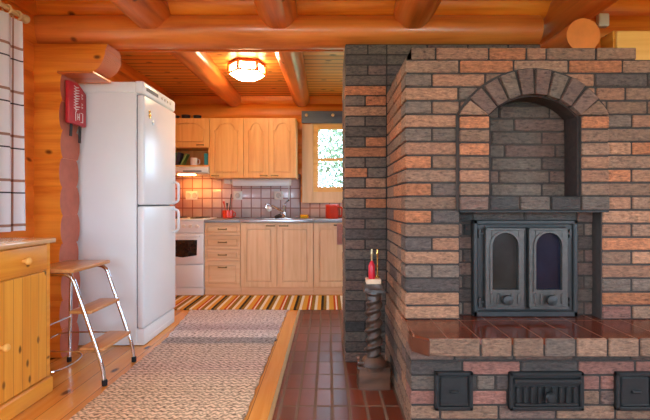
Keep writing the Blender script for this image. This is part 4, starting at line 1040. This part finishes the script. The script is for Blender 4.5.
# ------------------------------------------------------------------ kitchen ceiling lamp
kl = thing('ceiling_lamp', 'lit hexagonal wood framed lamp on the kitchen ceiling', 'lamp', (-0.79, 4.2, 2.3))
def hexa(cx, cy, r): return [(cx + r * math.cos(math.radians(60 * k + 12)), cy + r * math.sin(math.radians(60 * k + 12))) for k in range(6)]
lc = (-0.79, 4.2)
bm = B(); prism(bm, hexa(*lc, 0.13), 'z', 2.40, CZ + 0.002); obj('ceiling_plate', bm, M['beam_x'], kl)
bm = B(); ho = hexa(*lc, 0.178); hi_ = hexa(*lc, 0.155)
for k in range(6):
    a, b_, c, d = ho[k], ho[(k + 1) % 6], hi_[(k + 1) % 6], hi_[k]
    prism(bm, [a, b_, c, d], 'z', 2.384, 2.402); prism(bm, [a, b_, c, d], 'z', 2.302, 2.32)
    p = Vector(ho[k]); lathe(bm, [(0.014, 0), (0.014, 0.1)], (p.x * 0.985 + lc[0] * 0.015, p.y * 0.985 + lc[1] * 0.015, 2.302), 'z', 8)
prism(bm, ho, 'z', 2.40, 2.406)
obj('frame', bm, M['beam_x'], kl)
bm = B(); prism(bm, hexa(*lc, 0.158), 'z', 2.32, 2.384); obj('side_glass', bm, M['lampglass'], kl)
bm = B(); t_ = bmesh.new(); lo = [t_.verts.new((*p, 2.27)) for p in hexa(*lc, 0.125)]; hi2 = [t_.verts.new((*p, 2.303)) for p in hexa(*lc, 0.168)]
t_.faces.new(lo[::-1]); t_.faces.new(hi2)
for k in range(6): t_.faces.new((lo[k], lo[(k + 1) % 6], hi2[(k + 1) % 6], hi2[k]))
merge(bm, t_); obj('bottom_glass', bm, M['lampglass'], kl)
# globe lamps added out of view to brighten the living room
for (x, y, lb) in ((-0.9, 0.2, 'added opal globe ceiling lamp out of view, near the left window'), (1.1, 0.2, 'added opal globe ceiling lamp out of view, near the fireplace')):
    L = thing('added_globe_lamp', lb, 'lamp', (x, y, 2.2), 'added globe ceiling lamps')
    bm = B(); lathe(bm, [(0.07, 0), (0.07, 0.02), (0.05, 0.04), (0.05, 0.0692)], (x, y, 2.346), 'z', 20); obj('base', bm, M['brass'], L)
    bm = B(); lathe(bm, [(0.005, -0.14)] + [(0.14 * math.sin(math.radians(a)), -0.14 * math.cos(math.radians(a))) for a in range(15, 166, 10)] + [(0.005, 0.14)], (x, y, 2.212), 'z', 24); obj('globe', bm, M['fill_globe'], L)

# ------------------------------------------------------------------ carved stand
cs = thing('carved_stand', 'dark carved wooden stand with a twisted stem beside the chimney', 'stand', (0.262, 2.47, 0))
sx, sy = 0.262, 2.47
def rough_block(x0, x1, y0, y1, z0, z1, amp, seed):
    t_ = bmesh.new(); bmesh.ops.create_cube(t_, size=1.0); bmesh.ops.subdivide_edges(t_, edges=t_.edges[:], cuts=5, use_grid_fill=True)
    rnd = random.Random(seed)
    for v in t_.verts:
        q = v.co * 2; m_ = max(abs(q.x), abs(q.y)); r_ = math.hypot(q.x, q.y)
        k = 1 - 0.13 * (r_ / 1.414) ** 4
        v.co = Vector(((x0 + x1) / 2 + q.x * k * (x1 - x0) / 2, (y0 + y1) / 2 + q.y * k * (y1 - y0) / 2, (z0 + z1) / 2 + q.z * (z1 - z0) / 2))
        if abs(q.z) < 0.99: v.co += Vector((rnd.uniform(-amp, amp), rnd.uniform(-amp, amp), rnd.uniform(-amp, amp)))
    return t_
bm = B(); merge(bm, rough_block(sx - 0.098, sx + 0.1, sy - 0.065, sy + 0.065, 0.0, 0.125, 0.004, 1))
lathe(bm, [(0.075, 0.105), (0.078, 0.13), (0.06, 0.16), (0.042, 0.175)], (sx, sy, 0), 'z', 20)
for k in range(7): lathe(bm, [(0.002, -0.012), (0.011, -0.008), (0.014, 0), (0.011, 0.008), (0.002, 0.012)], (sx - 0.085 + 0.012 * (k % 3), sy - 0.045 + 0.02 * (k // 3), 0.12 + 0.022 * (k // 3)), 'z', 10)
obj('base', bm, M['carved'], cs)
bm = B(); nz, ns = 90, 24; rings = []
for i in range(nz + 1):
    t_ = i / nz; z = 0.16 + 0.34 * t_; tw_ = t_ * 2 * PI * 3.3; ring = []
    for k in range(ns):
        a = 2 * PI * k / ns; r_ = 0.041 + 0.009 * math.cos(2 * (a - tw_))
        cxo, cyo = 0.004 * math.cos(tw_), 0.004 * math.sin(tw_)
        ring.append(bm.verts.new((sx + cxo + r_ * math.cos(a), sy + cyo + r_ * math.sin(a), z)))
    rings.append(ring)
for i in range(nz):
    for k in range(ns): bm.faces.new((rings[i][k], rings[i][(k + 1) % ns], rings[i + 1][(k + 1) % ns], rings[i + 1][k]))
bm.faces.new(rings[0]); bm.faces.new(rings[-1]); obj('twisted_stem', bm, M['darkwood'], cs, 60)
bm = B(); lathe(bm, [(0.03, 0.49), (0.045, 0.50), (0.04, 0.52), (0.052, 0.535), (0.05, 0.545)], (sx, sy, 0), 'z', 20)
merge(bm, rough_block(sx - 0.062, sx + 0.062, sy - 0.045, sy + 0.045, 0.54, 0.59, 0.003, 4)); obj('capital', bm, M['darkwood'], cs)
bm = B(); box(bm, sx - 0.045, sx + 0.04, sy - 0.038, sy + 0.038, 0.589, 0.618, 0.004); obj('pad', bm, M['cream'], cs, label='cream coloured pad on top')
bm = B(); lathe(bm, [(0.018, 0), (0.019, 0.004), (0.019, 0.075), (0.012, 0.09), (0.007, 0.1), (0.002, 0.104)], (sx - 0.012, sy - 0.012, 0.618), 'z', 18); single('candle', 'short red candle on top of the carved stand', 'candle', bm, M['redwax'], (sx - 0.012, sy - 0.012, 0.618))
for dx, dy, h, m, lb in ((-0.008, 0.02, 0.165, 'palegold', 'thin pale gold candlestick rising just behind the red candle'), (0.024, 0.018, 0.165, 'gold', 'thin brass candlestick right of the red candle on the stand')):
    bm = B(); lathe(bm, [(0.013, 0), (0.013, 0.006), (0.0055, 0.012), (0.005, 0.06), (0.008, 0.064), (0.005, 0.068), (0.0055, h * 0.8), (0.009, h * 0.84), (0.006, h * 0.9), (0.006, h)], (sx + dx, sy + dy, 0.618), 'z', 14)
    single('thin_candlestick', lb, 'candlestick', bm, M[m], (sx + dx, sy + dy, 0.618))

# ------------------------------------------------------------------ outdoors
bm = B(); box(bm, -30, 30, -30, 30, -0.6, -0.5); struct('ground', bm, M['ground'])
rnd = random.Random(5)
for cx, cy, lb in ((0.9, 10.5, 'pale green birch tree outside the kitchen window, right'), (-1.9, 11.8, 'pale green birch tree outside the kitchen window, left')):
    T = thing('birch_tree', lb, 'tree', (cx, cy, -0.5))
    bm = B(); tube(bm, [(cx, cy, -0.5), (cx + 0.05, cy, 1.5), (cx, cy + 0.05, 4.5)], [0.09, 0.07, 0.02], 10); obj('trunk', bm, M['bark'], T)
    bm = B()
    for k in range(6000):
        a, b_ = rnd.uniform(0, 2 * PI), rnd.uniform(-1, 1); r_ = rnd.random() ** 0.45
        p = Vector((cx + 1.5 * r_ * math.cos(a) * math.sqrt(1 - b_ * b_), cy + 1.2 * r_ * math.sin(a) * math.sqrt(1 - b_ * b_), 2.3 + 2.2 * r_ * b_))
        u_ = Vector((rnd.gauss(0, 1), rnd.gauss(0, 1), rnd.gauss(0, 1))).normalized() * 0.055; w_ = u_.orthogonal().normalized() * 0.04
        bm.faces.new([bm.verts.new(p + q) for q in (u_, w_, -u_, -w_)])
    obj('foliage', bm, M['leaf'], T, 0)

# ------------------------------------------------------------------ light
w = bpy.data.worlds.new('sky'); scene.world = w; w.use_nodes = True
bg = w.node_tree.nodes['Background']; bg.inputs[0].default_value = (0.60, 0.885, 1.13, 1); bg.inputs[1].default_value = 11.0
def portal(name, loc, rot, sx_, sy_):
    l = bpy.data.lights.new(name, 'AREA'); l.shape = 'RECTANGLE'; l.size = sx_; l.size_y = sy_; l.cycles.is_portal = True
    o = bpy.data.objects.new(name, l); COL.objects.link(o); o.location = loc; o.rotation_euler = rot
portal('daylight_kitchen', (0.3, YK + 0.13, 1.62), (-PI / 2, 0, 0), 0.95, 0.9)
portal('daylight_left', (XL - 0.13, 1.73, 1.48), (0, -PI / 2, 0), 1.0, 1.2)
portal('daylight_rear', (-0.65, YB - 0.13, 1.34), (PI / 2, 0, 0), 1.66, 1.5)
portal('daylight_rear_right', (1.75, YB - 0.13, 1.34), (PI / 2, 0, 0), 1.66, 1.5)
portal('daylight_right', (XR + 0.13, 0.1, 1.34), (0, PI / 2, 0), 1.5, 1.96)

portal('daylight_left_rear', (XL - 0.13, -0.7, 1.31), (0, -PI / 2, 0), 1.4, 1.96)
portal('daylight_kitchen_right', (XR + 0.13, 4.35, 1.4), (0, PI / 2, 0), 1.2, 1.66)

# ------------------------------------------------------------------ camera
cd = bpy.data.cameras.new('camera'); cam = bpy.data.objects.new('camera', cd); COL.objects.link(cam)
cam.location = (0, 0, 1.05); cam.rotation_euler = (PI / 2, 0, 0)
cd.sensor_width = 36; cd.lens = 430 / 650 * 36; cd.shift_x = -3 / 650; cd.shift_y = 7 / 650; cd.clip_start = 0.02
cd.shift_y = -7 / 650
scene.camera = cam
scene.view_settings.view_transform = 'Standard'; scene.view_settings.look = 'None'
scene.view_settings.exposure = 0.3; scene.view_settings.gamma = 1.0; scene.view_settings.use_curve_mapping = False
scene.cycles.max_bounces = 10; scene.cycles.diffuse_bounces = 6; scene.cycles.sample_clamp_indirect = 8
